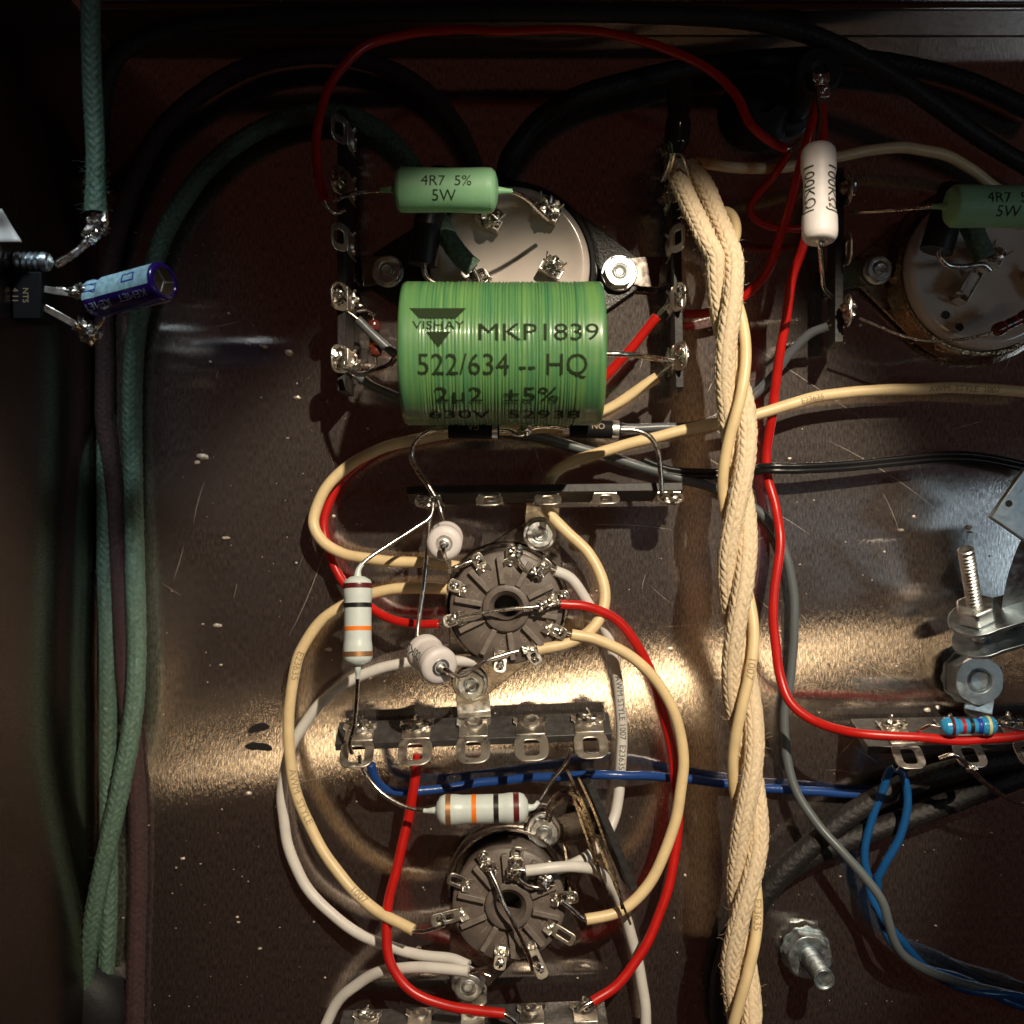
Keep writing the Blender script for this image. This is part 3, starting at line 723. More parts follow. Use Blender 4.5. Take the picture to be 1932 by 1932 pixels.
# ---------------------------------------------------------------- tag strips
def lug(parent, B, Wd, V1, len1, E, m='lug', w=46, el=46, solder=0, seed=0, hole=True, tabw=None):
    B = Vector(B); Wd = Vector(Wd).normalized(); V1 = Vector(V1).normalized(); E = Vector(E)
    E = (E - Wd * E.dot(Wd)).normalized()
    Nf = Wd.cross(V1).normalized()
    if Nf.dot(CAM - B) < 0: Nf = -Nf
    tabw = tabw or w * .86
    mb = MB()
    mb.box(B + V1 * (len1 / 2), Wd, V1, Nf, tabw, len1, 3.4)
    c = B + V1 * (len1 - 2) + E * (el / 2 - 2); Ne = Wd.cross(E).normalized()
    if hole: mb.ringplate(c, Wd, E, rrect(w, el, w * .34), [(a, b + 2) for a, b in rrect(w * .46, el * .56, w * .12)], Ne, -1.6, 1.6)
    else: mb.prism(c, Wd, E, rrect(w, el, w * .3), Ne, -1.6, 1.6)
    # crimped ears that clinch the tag to the board
    for sgn in (-1, 1):
        mb.box(B + V1 * 9 + Wd * (sgn * tabw * .52) + Nf * 3, Wd * .8 + Nf * (.6 * sgn), V1, Nf, 9, 17, 3)
    o = mb.build('lug', m, parent, bevel=.9)
    MB().lathe(B + V1 * 10 + Nf * 1.5, Nf, [(0, tabw * .36), (3.5, tabw * .33), (5, tabw * .22), (2.5, tabw * .12), (2, .5)], 20).build('rivet', m, o)
    if solder & 1:
        mb = MB(); ax = (Wd, E, Ne)
        mb.blob(c + E * (el * .12), w * .36, seed, (1, .85, .55), .55, 12, ax)
        mb.build('solder_joint', 'solder', o)
    if solder & 2:
        mb = MB(); mb.blob(B + V1 * 12 + Nf * 3, w * .36, seed + 4, (1, .7, .45), .7, 12, (Wd, V1, Nf))
        mb.blob(B + V1 * 5 + Nf * 9, w * .1, seed + 2, (1, 1, 2), .5, 6, (Wd, V1, Nf))
        mb.build('solder_joint', 'solder', o)
    return o
def tag_strip(label, a0, a1, top, lugs, Nside, bm='board', bt=13, lm='lug', lw=46, el=46, E=None, foot=None, group='tag strips', L1=None, fm='lug'):
    """a0,a1: image points of the ends of the board's lower edge; top: image point of the middle of its upper edge"""
    A0, A1 = P(*a0), P(*a1); O = (A0 + A1) / 2; U = (A1 - A0).normalized(); L = (A1 - A0).length
    Vv = P(*top) - O; Vv = Vv - U * Vv.dot(U); bh = Vv.length; Vv.normalize()
    N = U.cross(Vv); N = N if N.dot(Vector(Nside)) > 0 else -N
    t = thing('tag_strip', label, 'tag strip', Vector((O.x, O.y, 0)), group)
    mb = MB(); mb.box(O + Vv * (bh / 2) - N * (bt / 2), U, Vv, N, L, bh, bt); mb.build('board', bm, t, bevel=1.2)
    for i, lg in enumerate(lugs):
        u, sol = lg[0], lg[1]; EE = Vector(lg[2]) if len(lg) > 2 else (Vector(E) if E else Vv)
        base = O + U * (u * L) + Vv * (bh * .22) + N * 2.2; WU = U
        if len(lg) > 3: base = base + N * lg[3]
        lug(t, base, U, Vv, L1 or bh * .74, EE, lm, lw, el, sol, i + len(label))
    if foot:
        u, F, wd = foot; Fp = P(*F)
        b0 = O + U * (u * L) + N * 4.5 + Vv * (bh * .35); zf = 26
        b1 = Vector((b0.x, b0.y, 0)) + N * 3; b1.z = zf
        d = Vector((Fp.x - b1.x, Fp.y - b1.y, 0)); Ld = d.length; d.normalize(); s_ = EZ.cross(d)
        pth = [b0, b0.lerp(b1, .5), b1 + EZ * 8, b1 + d * 6 + EZ * 1, b1 + d * 16 - EZ * 1, b1 + d * (Ld * .5) - EZ * 2, b1 + d * (Ld + 26) - EZ * 2]
        mb = MB(); vs = []
        for i, q in enumerate(pth):
            nrm = N if i < 3 else EZ
            if i == 3: nrm = (N + EZ).normalized()
            ww = wd / 2 if i < len(pth) - 1 else wd * .3
            vs += [q - s_ * ww, q + s_ * ww, q + s_ * ww - nrm * 3.5, q - s_ * ww - nrm * 3.5]
        fs = [(0, 1, 2, 3), tuple(4 * (len(pth) - 1) + k for k in (3, 2, 1, 0))]
        for i in range(len(pth) - 1):
            for k in range(4): fs.append((4 * i + k, 4 * i + (k + 1) % 4, 4 * i + 4 + (k + 1) % 4, 4 * i + 4 + k))
        mb.add(vs, fs); mb.build('mounting_foot', fm, t, bevel=1)
    return t
tag_strip('grey-black tag strip with five bright lugs lying across the lower middle', (640, 1362, 55), (1148, 1343, 55), (893, 1394, 112),
          [(-.415, 2), (-.208, 2), (0.0, 0), (.208, 0), (.42, 2)], (0, 1, .4), 'board_grey', 15, lw=60, el=62, E=(0, -.62, .78), foot=(0.0, (889, 1285), 62))
tag_strip('black tag strip seen edge-on below the green capacitor', (775, 952, 45), (1276, 945, 45), (1022, 929, 122),
          [(-.42, 1), (-.2, 0), (.01, 0), (.22, 0), (.45, 1)], (0, -1, 0), 'board', 15, lw=48, el=40, E=(0, -.5, .85), foot=(.0, (1018, 1008), 62))
tag_strip('dark upright tag strip left of the big ceramic socket', (668, 240, 40), (668, 748, 40), (652, 495, 128),
          [(-.42, 0), (-.24, 1), (-.04, 0), (.17, 3), (.39, 3)], (1, 0, 0), 'board', 15, lw=50, el=46, E=(-.5, 0, .86), foot=(.03, (733, 512), 56), fm='dark_steel')
tag_strip('dark upright tag strip right of the big ceramic socket', (1258, 240, 40), (1268, 742, 40), (1270, 492, 128),
          [(-.40, 3), (-.21, 3), (-.03, 0), (.18, 1), (.39, 3)], (-1, 0, 0), 'board', 15, lw=50, el=46, E=(.38, 0, .9), foot=(.04, (1170, 515), 56), fm='dark_steel')
tag_strip('dark upright tag strip left of the second ceramic socket at right', (1578, 345, 40), (1576, 660, 40), (1592, 500, 128),
          [(-.36, 1), (-.02, 0), (.33, 3)], (1, 0, 0), 'board', 15, lw=56, el=48, E=(-.05, 0, 1), foot=(.06, (1655, 512), 50), fm='dark_steel')
tag_strip('tag strip at the right edge under the blue resistor', (1604, 1356, 55), (2110, 1345, 55), (1872, 1404, 150),
          [(-.37, 2), (-.155, 2), (.06, 3)], (0, 1, .4), 'board_grey', 15, lw=52, el=58, E=(.30, -.55, .7), foot=(.0, (1845, 1288), 54))
tag_strip('tag strip cut off by the bottom edge', (648, 1906, 55), (1140, 1886, 55), (893, 1942, 128),
          [(-.40, 2), (-.2, 0), (.0, 0), (.22, 0), (.42, 2)], (0, 1, .4), 'board_grey', 15, lw=50, el=50, E=(0, -.42, .9), foot=(0.0, (885, 1852), 60))
t8 = tag_strip('small black tag strip on edge with brassy lugs beside the lower socket', (1090, 1466, 50), (1172, 1660, 50), (1140, 1562, 125),
          [], (-1, .2, 0), 'board', 14, 'brass', foot=(-.05, (1027, 1567), 52), fm='dark_steel')
for pts, r0 in (([(1070, 1453, 150), (1098, 1512, 160), (1128, 1590, 160), (1160, 1670, 165), (1190, 1745, 165)], 3.8),
                ([(1092, 1468, 152), (1122, 1535, 158), (1148, 1610, 160), (1166, 1672, 160), (1174, 1716, 158)], 3.6),
                ([(1074, 1476, 140), (1090, 1530, 146), (1110, 1590, 150), (1130, 1645, 150), (1150, 1690, 148)], 3.4),
                ([(1030, 1548, 70), (1038, 1515, 110), (1062, 1494, 135), (1090, 1506, 140), (1112, 1560, 142), (1128, 1625, 142)], 4.6),
                ([(1036, 1552, 66), (1048, 1524, 104), (1070, 1508, 128), (1096, 1530, 134), (1118, 1600, 134), (1138, 1668, 132)], 4.2),
                ([(1060, 1560, 40), (1066, 1600, 60), (1072, 1650, 80), (1078, 1700, 96)], 3.2)):
    pp = ipath(pts, 4); n8 = len(pp); vs = []; T8, _, _ = frames(pp)
    for i_, q in enumerate(pp):
        w8 = T8[i_].cross(EZ).normalized(); wob = 1 + .35 * noise.noise(Vector((i_ * .3, r0 * 9, 0)))
        vs += [q - w8 * (r0 * .55), q + w8 * (r0 * .55), q + w8 * (r0 * .5) - EZ * (9 * wob), q - w8 * (r0 * .5) - EZ * (9 * wob)]
    fs = [(0, 1, 2, 3), tuple(4 * (n8 - 1) + k for k in (3, 2, 1, 0))]
    for i_ in range(n8 - 1):
        for k in range(4): fs.append((4 * i_ + k, 4 * i_ + 4 + k, 4 * i_ + 4 + (k + 1) % 4, 4 * i_ + (k + 1) % 4))
    MB().add(vs, fs).build('lug', 'brass', t8)

# ---------------------------------------------------------------- nuts and bolts
def nut(label, x, y, h=28, rw=31, rn=25, rb=12, tip=12, lean=(0, 0, 1), rot=0.2, star=False, m='steel', group='nuts on bolts through the chassis', nh=17):
    c = P(x, y, h); ax = Vector(lean).normalized()
    t = thing('nut_and_bolt', label, 'nut', Vector((c.x, c.y, 0)), group)
    ref = Vector((math.cos(rot), math.sin(rot), 0)); Nn = (ref - ax * ref.dot(ax)).normalized(); Bn = ax.cross(Nn)
    mb = MB()
    if star:
        out = []
        for k in range(48): out.append(((rw * (1 if k % 4 < 2 else .945)) * math.cos(2 * PI * k / 48), (rw * (1 if k % 4 < 2 else .945)) * math.sin(2 * PI * k / 48)))
        mb.ringplate(c, Nn, Bn, out, circ(rn * .6, 48), ax, -3, 2)
    else: mb.lathe(c, ax, [(-3, rb), (-3, rw), (1.5, rw), (3, rw - 1.5), (3, rb)], 40, closed=True)
    mb.build('washer', m, t, bevel=.5)
    hx = [(rn * 1.12 * math.cos(PI / 3 * k), rn * 1.12 * math.sin(PI / 3 * k)) for k in range(6)]
    hx6 = []
    for k in range(6):
        a, b = hx[k], hx[(k + 1) % 6]
        for f in (0, .25, .5, .75): hx6.append((a[0] * (1 - f) + b[0] * f, a[1] * (1 - f) + b[1] * f))
    cir = lambda r: [(r * math.cos(math.atan2(b, a)), r * math.sin(math.atan2(b, a))) for a, b in hx6]
    chm = [(a * min(1, rn * 1.0 / math.hypot(a, b)), b * min(1, rn * 1.0 / math.hypot(a, b))) for a, b in hx6]
    rings = [(hx6, 3), (hx6, nh - 4), (chm, nh), (cir(rb + 3), nh), (cir(rb + .2), nh - 3), (cir(rb + .2), 3)]
    vs = []; fs = []; n = len(hx6)
    for pl, z in rings: vs += [c + Nn * a + Bn * b + ax * z for a, b in pl]
    for i in range(len(rings)):
        j = (i + 1) % len(rings)
        for k in range(n):
            k2 = (k + 1) % n; fs.append((i * n + k, i * n + k2, j * n + k2, j * n + k))
    MB().add(vs, fs).build('nut', m, t, bevel=.6, sharp=25)
    prof = [(0, rb)]; z = 0.0
    while z < nh + tip - 3:
        prof += [(z + .4, rb - .19 * rb), (z + 3.6, rb), (z + 4.4, rb)]; z += 7.6
    prof += [(nh + tip - 2, rb - 1.5), (nh + tip, rb - 3.5), (nh + tip - 1.5, rb - 5), (nh + tip - 2.5, 1)]
    MB().lathe(c, ax, prof, 24).build('bolt', m, t, sharp=20)
    return t
nut('nut at the upper right ear of the upper tube socket', 1018, 1008, 30, rw=31, rn=24, tip=0)
nut('nut at the lower ear of the upper tube socket by the white resistor', 889, 1290, 30, rw=31, rn=24, tip=0, rot=.5)
nut('nut at the upper right ear of the lower tube socket', 1026, 1567, 32, rw=32, rn=25, tip=4, rot=.1)
nut('nut under the white wires below the lower tube socket', 884, 1856, 30, rw=32, rn=25, tip=0, rot=.7, star=True)
nut('nut at the left ear of the big ceramic socket', 732, 512, 30, rw=30, rn=25, tip=0, rot=.3)
nut('nut at the right ear of the big ceramic socket', 1168, 515, 30, rw=34, rn=27, tip=0, rot=.0)
nut('rounded nut at the ear of the second ceramic socket at right', 1655, 510, 30, rw=27, rn=22, tip=6, rot=.4)
nut('large nut on a toothed washer above the right tag strip', 1828, 1277, 30, rw=52, rn=44, rb=20, tip=0, nh=46, rot=.5, star=True, m='zinc')
nut('threaded stud with nut standing alone at lower right', 1520, 1795, 14, rw=48, rn=40, rb=18.5, tip=88, nh=30, rot=.9, star=True, m='zinc')

# ---------------------------------------------------------------- tube sockets
def noval(label, cx, cy, ht, ears, pins, sm='dark_steel', ribs=True, rot=0.0):
    c = P(cx, cy, ht); x0, y0 = c.x, c.y; s = S(ht)
    t = thing('tube_socket', label, 'tube socket', Vector((x0, y0, 0)), 'nine pin tube sockets')
    rb = 107 * s
    # saddle: flange with two ears, and a collar
    pts = circ(118 * s, 48, x0, y0)
    for ex, ey in ears:
        e = P(ex, ey, 18); pts += circ(36, 16, e.x, e.y)
    mb = MB(); mb.prism(V(0, 0, 0), EX, EY, hull(pts), EZ, 12, 19); sad = mb.build('saddle', sm, t, bevel=2)
    MB().lathe(V(x0, y0, 19), EZ, [(0, 124 * s), (4, 120 * s), (26, 117 * s), (34, 120 * s), (38, 119 * s), (38, 115 * s), (30, 112 * s), (0, 112 * s)], 56, closed=True).build('collar', sm, sad)
    # body
    MB().lathe(V(x0, y0, 0), EZ, [(14, rb * .9), (ht - 40, rb * .97), (ht - 22, rb), (ht - 3, rb), (ht, rb - 2.5), (ht + .5, rb * .6), (ht + .5, 46 * s), (ht + 9, 44 * s), (ht + 10, 42 * s), (ht + 10, 33 * s), (ht + 8, 32 * s), (ht + 4, 28 * s), (ht - 1, 24 * s), (ht - 60, 22 * s), (ht - 62, 1)], 64).build('body', 'bakelite', t, sharp=50)
    MB().lathe(V(x0, y0, ht - 61), EZ, [(0, 22 * s), (1.2, 22 * s), (1.2, .5)], 24).build('bore', 'hole', t)
    for k in range(10):
        a = R(26 + 36 * k) + rot; d = Vector((math.cos(a), math.sin(a), 0)); e = Vector((-d.y, d.x, 0))
        MB().box(V(x0, y0, ht + 4) + d * (72 * s), d, e, EZ, 52 * s, 10.5 * s, 14).build('rib', 'rib', t, bevel=1.2)
    for i, ch in enumerate('123456789'):
        ang = {'4': 84, '3': 120, '2': 156, '1': 228, '9': 264, '8': 300, '7': 336, '6': 12, '5': 48}[ch]
        a = R(ang) + rot; d = Vector((math.cos(a), math.sin(a), 0)); q = V(x0, y0, ht + 1.2) + d * (66 * s)
        vs, fs = text2d(ch); e = Vector((d.y, -d.x, 0))
        MB().add([q + e * (vx * 16) + d * (vy * 16) for vx, vy in vs], fs).build('numeral', 'bakelite_lt', t, flat=True)
    for ang, sol, reach in pins:
        a = R(ang) + rot; d = Vector((math.cos(a), math.sin(a), 0)); e = Vector((-d.y, d.x, 0))
        lug(t, V(x0, y0, ht - 2) + d * (80 * s), e, (d * .8 + EZ * .6), 16, d * 1 + EZ * .25, 'lug', 22, reach, sol, int(ang), tabw=17)
    return t
M['bakelite_lt'] = mat('moulded_numeral', (0.20, 0.155, 0.13), 0.5)
noval('brown tube socket with wires soldered all round, above the lower tag strip', 955, 1147, 112, [(1018, 1008), (889, 1290)],
      [(84, 0, 30), (120, 1, 28), (156, 1, 28), (192, 1, 30), (12, 1, 30), (48, 1, 30), (336, 1, 32), (300, 1, 30), (264, 1, 30)])
noval('brown tube socket near the bottom with white wires on its upper right pins', 960, 1707, 130, [(1026, 1567), (884, 1850)],
      [(84, 0, 24), (120, 1, 26), (156, 0, 36), (192, 1, 56), (12, 1, 40), (48, 1, 26), (336, 0, 46), (300, 1, 54), (264, 1, 28)], 'dark_steel', rot=-.05)

def ceramic_socket(label, cx, cy, ht, r, ears, pins, fm, rm):
    c = P(cx, cy, ht); x0, y0 = c.x, c.y; s = S(ht); r *= s
    t = thing('ceramic_socket', label, 'tube socket', Vector((x0, y0, 0)), 'large ceramic tube sockets')
    pts = circ(r + 18, 48, x0, y0)
    for ex, ey in ears: e = P(ex, ey, 18); pts += circ(44, 16, e.x, e.y)
    fl = MB().prism(V(0, 0, 0), EX, EY, hull(pts), EZ, 10, 19).build('flange', fm, t, bevel=2)
    MB().lathe(V(x0, y0, 19), EZ, [(0, r + 22), (10, r + 18), (28, r + 13), (34, r + 10), (34, r + 3), (0, r + 3)], 64, closed=True).build('ring', rm, fl)
    MB().lathe(V(x0, y0, 0), EZ, [(10, r), (ht - 12, r), (ht - 5, r - 2), (ht, r - 10), (ht, r * .88), (ht - 6, r * .84), (ht - 6, r * .3), (ht - 7, r * .1), (ht - 7, .5)], 72).build('body', 'ceramic', t, sharp=60)
    for (px, py, ang, sz, sol) in pins:
        q = P(px, py, ht + 4); d = Vector((math.cos(R(ang)), math.sin(R(ang)), 0)); e = Vector((-d.y, d.x, 0))
        q = Vector((q.x, q.y, ht - 6)); mb = MB()
        mb.box(q + EZ * 16, d, e, EZ, 3.4, sz, 36)
        for sg in (-1, 1): mb.box(q + EZ * 15 + e * (sg * sz * .5) + d * 9, d, e, EZ, 20, 3.2, 32)
        mb.box(q + EZ * 36 + d * 12, d * .8 + EZ * .5, e, EZ, 30, sz * .7, 3.4)
        for sg in (-1, 1): mb.box(q + EZ * 40 + e * (sg * sz * .42) + d * 20, d * .7 + EZ * .6 + e * (sg * .3), EZ, e, 24, 14, 3)
        pn = mb.build('pin', 'lug', t, bevel=.8)
        if sol:
            mb = MB(); mb.blob(q + EZ * 40 + d * 14, sz * .40, int(px), (1, 1, .6), .6); mb.build('solder_joint', 'solder', pn)
    return t
ceramic_socket('large white ceramic tube socket behind the green capacitor', 962, 500, 66, 152, [(732, 512), (1170, 515)],
               [(918, 428, 60, 46, 1), (1026, 412, 60, 46, 1), (897, 522, -60, 40, 1), (1035, 520, 60, 40, 1)], 'wrinkle', 'gloss_black')
c2 = ceramic_socket('white ceramic tube socket cut off by the right edge', 1866, 505, 80, 152, [(1655, 510), (2080, 510)],
               [(1842, 545, 150, 60, 1), (1900, 440, 60, 44, 0), (1935, 545, 30, 46, 0)], 'dark_steel', 'glitter_ring')  if False else None
M['glitter_ring'] = mat('rough_metal_ring', (0.42, 0.31, 0.20), 0.22, 1.0, bump=1.0, bump_scale=1700, rough_var=0.1)
M['bronze'] = mat('bronze_flange', (0.30, 0.23, 0.17), 0.30, 1.0, bump=0.5, bump_scale=1100, rough_var=0.12)
c2 = ceramic_socket('white ceramic tube socket cut off by the right edge', 1866, 505, 80, 152, [(1655, 510), (2080, 510)],
               [(1830, 548, 150, 60, 0), (1860, 500, 60, 34, 1), (1910, 420, 60, 44, 0), (1945, 545, 30, 46, 0)], 'bronze', 'glitter_ring')
for dx, dy in ((1785, 594), (1811, 617)):
    q = P(dx, dy, 76); MB().lathe(q, EZ, [(0, 7.5), (.8, 7), (.8, .5)], 14).build('drilled_hole', 'hole', c2)

# ---------------------------------------------------------------- resistors
def lerp_prof(pr, t):
    for (a, ra), (b, rb_) in zip(pr, pr[1:]):
        if t <= b:
            f = (t - a) / max(1e-6, b - a); f = f * f * (3 - 2 * f) ; return ra + (rb_ - ra) * f
    return pr[-1][1]
PROF = {
    'barrel': [(0, .10), (.012, .50), (.035, .84), (.07, .985), (.12, 1), (.5, .965), (.88, 1), (.93, .985), (.965, .84), (.988, .5), (1, .1)],
    'dogbone': [(0, .60), (.015, .84), (.05, .965), (.10, 1.0), (.22, 1.0), (.36, .89), (.64, .89), (.78, 1.0), (.90, 1), (.95, .965), (.985, .84), (1, .60)],
    'film': [(0, .12), (.015, .55), (.05, .88), (.10, 1), (.20, 1), (.30, .94), (.70, .94), (.80, 1), (.90, 1), (.95, .88), (.985, .55), (1, .12)],
    'small': [(0, .15), (.03, .65), (.09, .97), (.16, 1.05), (.26, 1.0), (.32, .80), (.68, .80), (.74, 1), (.84, 1.05), (.91, .97), (.97, .65), (1, .15)],
}
def resistor(label, p0, p1, r, m, kind, lead0=None, lead1=None, bands=(), lr=4.0, texts=(), coat=0, name='resistor', group='resistors', tm='ink'):
    a, b = P(*p0), P(*p1); ax = (b - a); L = ax.length; ax.normalize(); s = S((p0[2] + p1[2]) / 2); r *= s
    pr = PROF[kind]; mid = (a + b) / 2
    t = thing(name, label, 'resistor', Vector((mid.x, mid.y, 0)), group)
    ts = sorted(set([q[0] for q in pr] + [i / 40 for i in range(41)]))
    body = MB().lathe(a, ax, [(u * L, max(.4, r * lerp_prof(pr, u))) for u in ts], 36).build('body', m, t, sharp=70)
    for u, wd, bm_ in bands:
        us = [u - wd / 2 + wd * i / 6 for i in range(7)]
        prof = [(us[0] * L, r * lerp_prof(pr, us[0]) - .5)] + [(q * L, r * lerp_prof(pr, q) + .45) for q in us] + [(us[-1] * L, r * lerp_prof(pr, us[-1]) - .5)]
        MB().lathe(a, ax, prof, 36).build('colour_band', bm_, t, sharp=70)
    for ld, e, dr, pp in ((lead0, a, -ax, p0), (lead1, b, ax, p1)):
        if ld is None: continue
        path = spline([e - dr * 6, e + dr * 4] + [P(*q) for q in ld], 3.0)
        MB().tube(path, lr * s, 12).build('lead', 'tin', t)
        if coat:
            pc = path[:10]
            MB().tube(pc, lambda u: lr * s * (1.9 - .75 * min(1, u * 1.3)) + (1.5 * math.exp(-u * 6)), 14).build('lacquer_neck', m, t)
        if kind == 'dogbone':
            MB().lathe(e - dr * .5, dr, [(0, r * .5), (1.2, r * .47), (.4, r * .3), (2, r * .2), (3.5, lr * s)], 24).build('end_collar', 'steel', t)
    rf = lambda u: r * lerp_prof(pr, min(1, max(0, u / L)))
    for (tx, sz, u, ang, fl) in texts:
        if fl: text_cyl(tx, b, -ax, lambda q: rf(L - q), sz * s, (1 - u) * L, ang, tm, t)
        else: text_cyl(tx, a, ax, rf, sz * s, u * L, ang, tm, t)
    return t
resistor('mint green resistor printed 4R7 5% 5W, whole, above the green capacitor', (742, 358, 285), (941, 360, 285), 42, 'mint', 'barrel',
         [(690, 361, 272), (655, 368, 245), (632, 378, 195)], [(968, 362, 280), (992, 374, 250), (1015, 396, 190), (1034, 414, 130)],
         texts=[('4R7  5%', 19.5, .515, .46, False), ('5W', 20.5, .49, -.21, False)], coat=1, lr=4.4)
resistor('darker green resistor printed 4R7 5% 5W, cut off by the right edge', (1784, 389, 250), (1985, 390, 250), 40, 'mint', 'barrel',
         [(1740, 391, 245), (1680, 396, 225), (1625, 400, 190), (1604, 402, 160)], [(2010, 392, 240)], texts=[('4R7  5%', 19.5, .54, .45, False), ('5W', 20.5, .51, -.21, False)], coat=1, lr=4.4)
resistor('white ceramic resistor hanging upright at upper right, printed twice', (1544, 277, 300), (1547, 456, 330), 33, 'white_cement', 'dogbone',
         [(1543, 258, 292), (1548, 225, 270), (1544, 190, 235), (1543, 165, 215)], [(1548, 480, 310), (1551, 515, 250), (1556, 545, 160), (1570, 560, 120)],
         texts=[('100KΩJ', 22, .50, -.72, False), ('100KΩJ', 22, .50, .86, False)], lr=4.4)
resistor('small white ceramic resistor standing on end above the upper socket', (842, 1014, 175), (838, 1026, 262), 33, 'white_cement', 'dogbone',
         [(838, 990, 160), (832, 965, 150), (826, 944, 148)], [(836, 1030, 280), (838, 1046, 268), (846, 1064, 220), (850, 1078, 150), (856, 1072, 126), (880, 1062, 122), (900, 1056, 118)],
         texts=[('100KΩJ', 15, .5, .9, True)], lr=4.6)
resistor('white ceramic resistor leaning below the upper socket, print upside down', (797, 1227, 185), (832, 1260, 255), 36, 'white_cement', 'dogbone',
         [(788, 1205, 180), (790, 1170, 172), (799, 1110, 165), (806, 1040, 158), (810, 985, 152), (816, 948, 150)],
         [(843, 1263, 268), (852, 1272, 255), (868, 1276, 215), (890, 1264, 165), (915, 1248, 140), (950, 1236, 128), (978, 1228, 122)],
         texts=[('100KΩJ', 17, .34, .35, True)], lr=4.6)
resistor('pale grey banded resistor standing upright left of the upper socket', (675, 1086, 205), (675, 1257, 225), 27.5, 'grey_lacquer', 'film',
         [(678, 1072, 203), (690, 1058, 198), (740, 1024, 180), (785, 995, 165), (812, 975, 155), (818, 950, 150)], [(675, 1275, 222), (673, 1320, 205), (668, 1370, 180), (660, 1405, 165), (664, 1422, 160)],
         bands=[(.115, .055, 'band_maroon'), (.33, .050, 'band_black'), (.585, .045, 'band_orange'), (.865, .055, 'band_gold')], coat=1)
resistor('pale grey banded resistor lying above the lower socket', (822, 1529, 165), (998, 1524, 165), 29, 'grey_lacquer', 'film',
         [(806, 1530, 163), (770, 1524, 158), (725, 1500, 150), (695, 1468, 145), (681, 1442, 148), (678, 1426, 152)], [(1008, 1522, 163), (1022, 1505, 158), (1042, 1472, 150), (1066, 1442, 148), (1077, 1412, 150)],
         bands=[(.14, .055, 'band_gold'), (.415, .05, 'band_orange'), (.65, .055, 'band_black'), (.865, .06, 'band_maroon')], coat=1)
resistor('small blue resistor with coloured bands on the right tag strip', (1773, 1371, 215), (1881, 1369, 215), 17.5, 'blue_lacquer', 'small',
         [(1758, 1368, 213), (1738, 1376, 205), (1722, 1392, 190)], [(1895, 1372, 212), (1920, 1378, 200), (1960, 1385, 180)],
         bands=[(.19, .06, 'band_maroon'), (.39, .065, 'band_red'), (.53, .07, 'band_black'), (.67, .075, 'band_blue'), (.83, .05, 'band_cream')], lr=3)
resistor('tiny dark red resistor over the second ceramic socket', (1872, 627, 150), (1948, 590, 150), 12.5, 'brown_lacquer', 'small',
         [(1860, 631, 149), (1815, 640, 145), (1750, 643, 142), (1700, 632, 142), (1655, 614, 145), (1622, 600, 148)], None,
         bands=[(.30, .05, 'band_red'), (.45, .05, 'band_black'), (.60, .05, 'band_red')], lr=2.8)
resistor('small brown resistor standing upright in shadow left of the capacitor', (704, 602, 90), (710, 674, 80), 13, 'brown_lacquer', 'small',
         [(702, 592, 92), (694, 586, 98), (672, 588, 108)], [(711, 690, 78), (712, 706, 74)],
         bands=[(.33, .07, 'band_black'), (.50, .06, 'band_black'), (.66, .08, 'band_orange')], lr=2.8)

# ---------------------------------------------------------------- diodes
def diode(label, p0, p1, r, band, lead0, lead1, txt, ang, flip):
    a, b = P(*p0), P(*p1); ax = b - a; L = ax.length; ax.normalize(); s = S(p0[2]); r *= s
    mid = (a + b) / 2; t = thing('diode', label, 'diode', Vector((mid.x, mid.y, 0)), 'black diodes')
    MB().lathe(a, ax, [(0, r * .5), (0, r * .97), (1, r), (L - 1, r), (L, r * .97), (L, r * .5)], 36).build('body', 'epoxy', t)
    MB().lathe(a, ax, [(band[0] * L, r - .3), (band[0] * L, r + .3), (band[1] * L, r + .3), (band[1] * L, r - .3)], 36).build('cathode_band', 'steel', t)
    for ld, e, dr in ((lead0, a, -ax), (lead1, b, ax)):
        MB().tube(spline([e - dr * 4, e + dr * 6] + [P(*q) for q in ld], 3), 5.0 * s, 12).build('lead', 'tin', t)
    if flip: text_cyl(txt, b, -ax, r, 10, L * .5, ang, 'ink_grey', t)
    else: text_cyl(txt, a, ax, r, 10, L * .55, ang, 'ink_grey', t)
    return t
diode('black diode under the left half of the green capacitor', (846, 811, 158), (942, 812, 158), 16, (.86, .97),
      [(815, 812, 156), (788, 830, 154), (776, 858, 152), (788, 888, 150), (805, 912, 150), (820, 936, 150)], [(962, 813, 158), (978, 820, 160), (992, 810, 162)], 'GA', -.35, True)
diode('black diode with a silver end band right of the centre join', (1075, 808, 158), (1170, 811, 158), 17, (.84, .97),
      [(1040, 804, 160), (1010, 805, 162), (992, 812, 162)], [(1198, 812, 158), (1226, 824, 156), (1241, 850, 154), (1246, 890, 152), (1249, 930, 150)], 'NO', .35, False)
tag(MB().blob(P(991, 812, 164), 9, 4, (1.2, 1, .9), .6).build('solder_joint', 'solder', None), 'solder lump joining the two diode leads below the capacitor', 'solder')

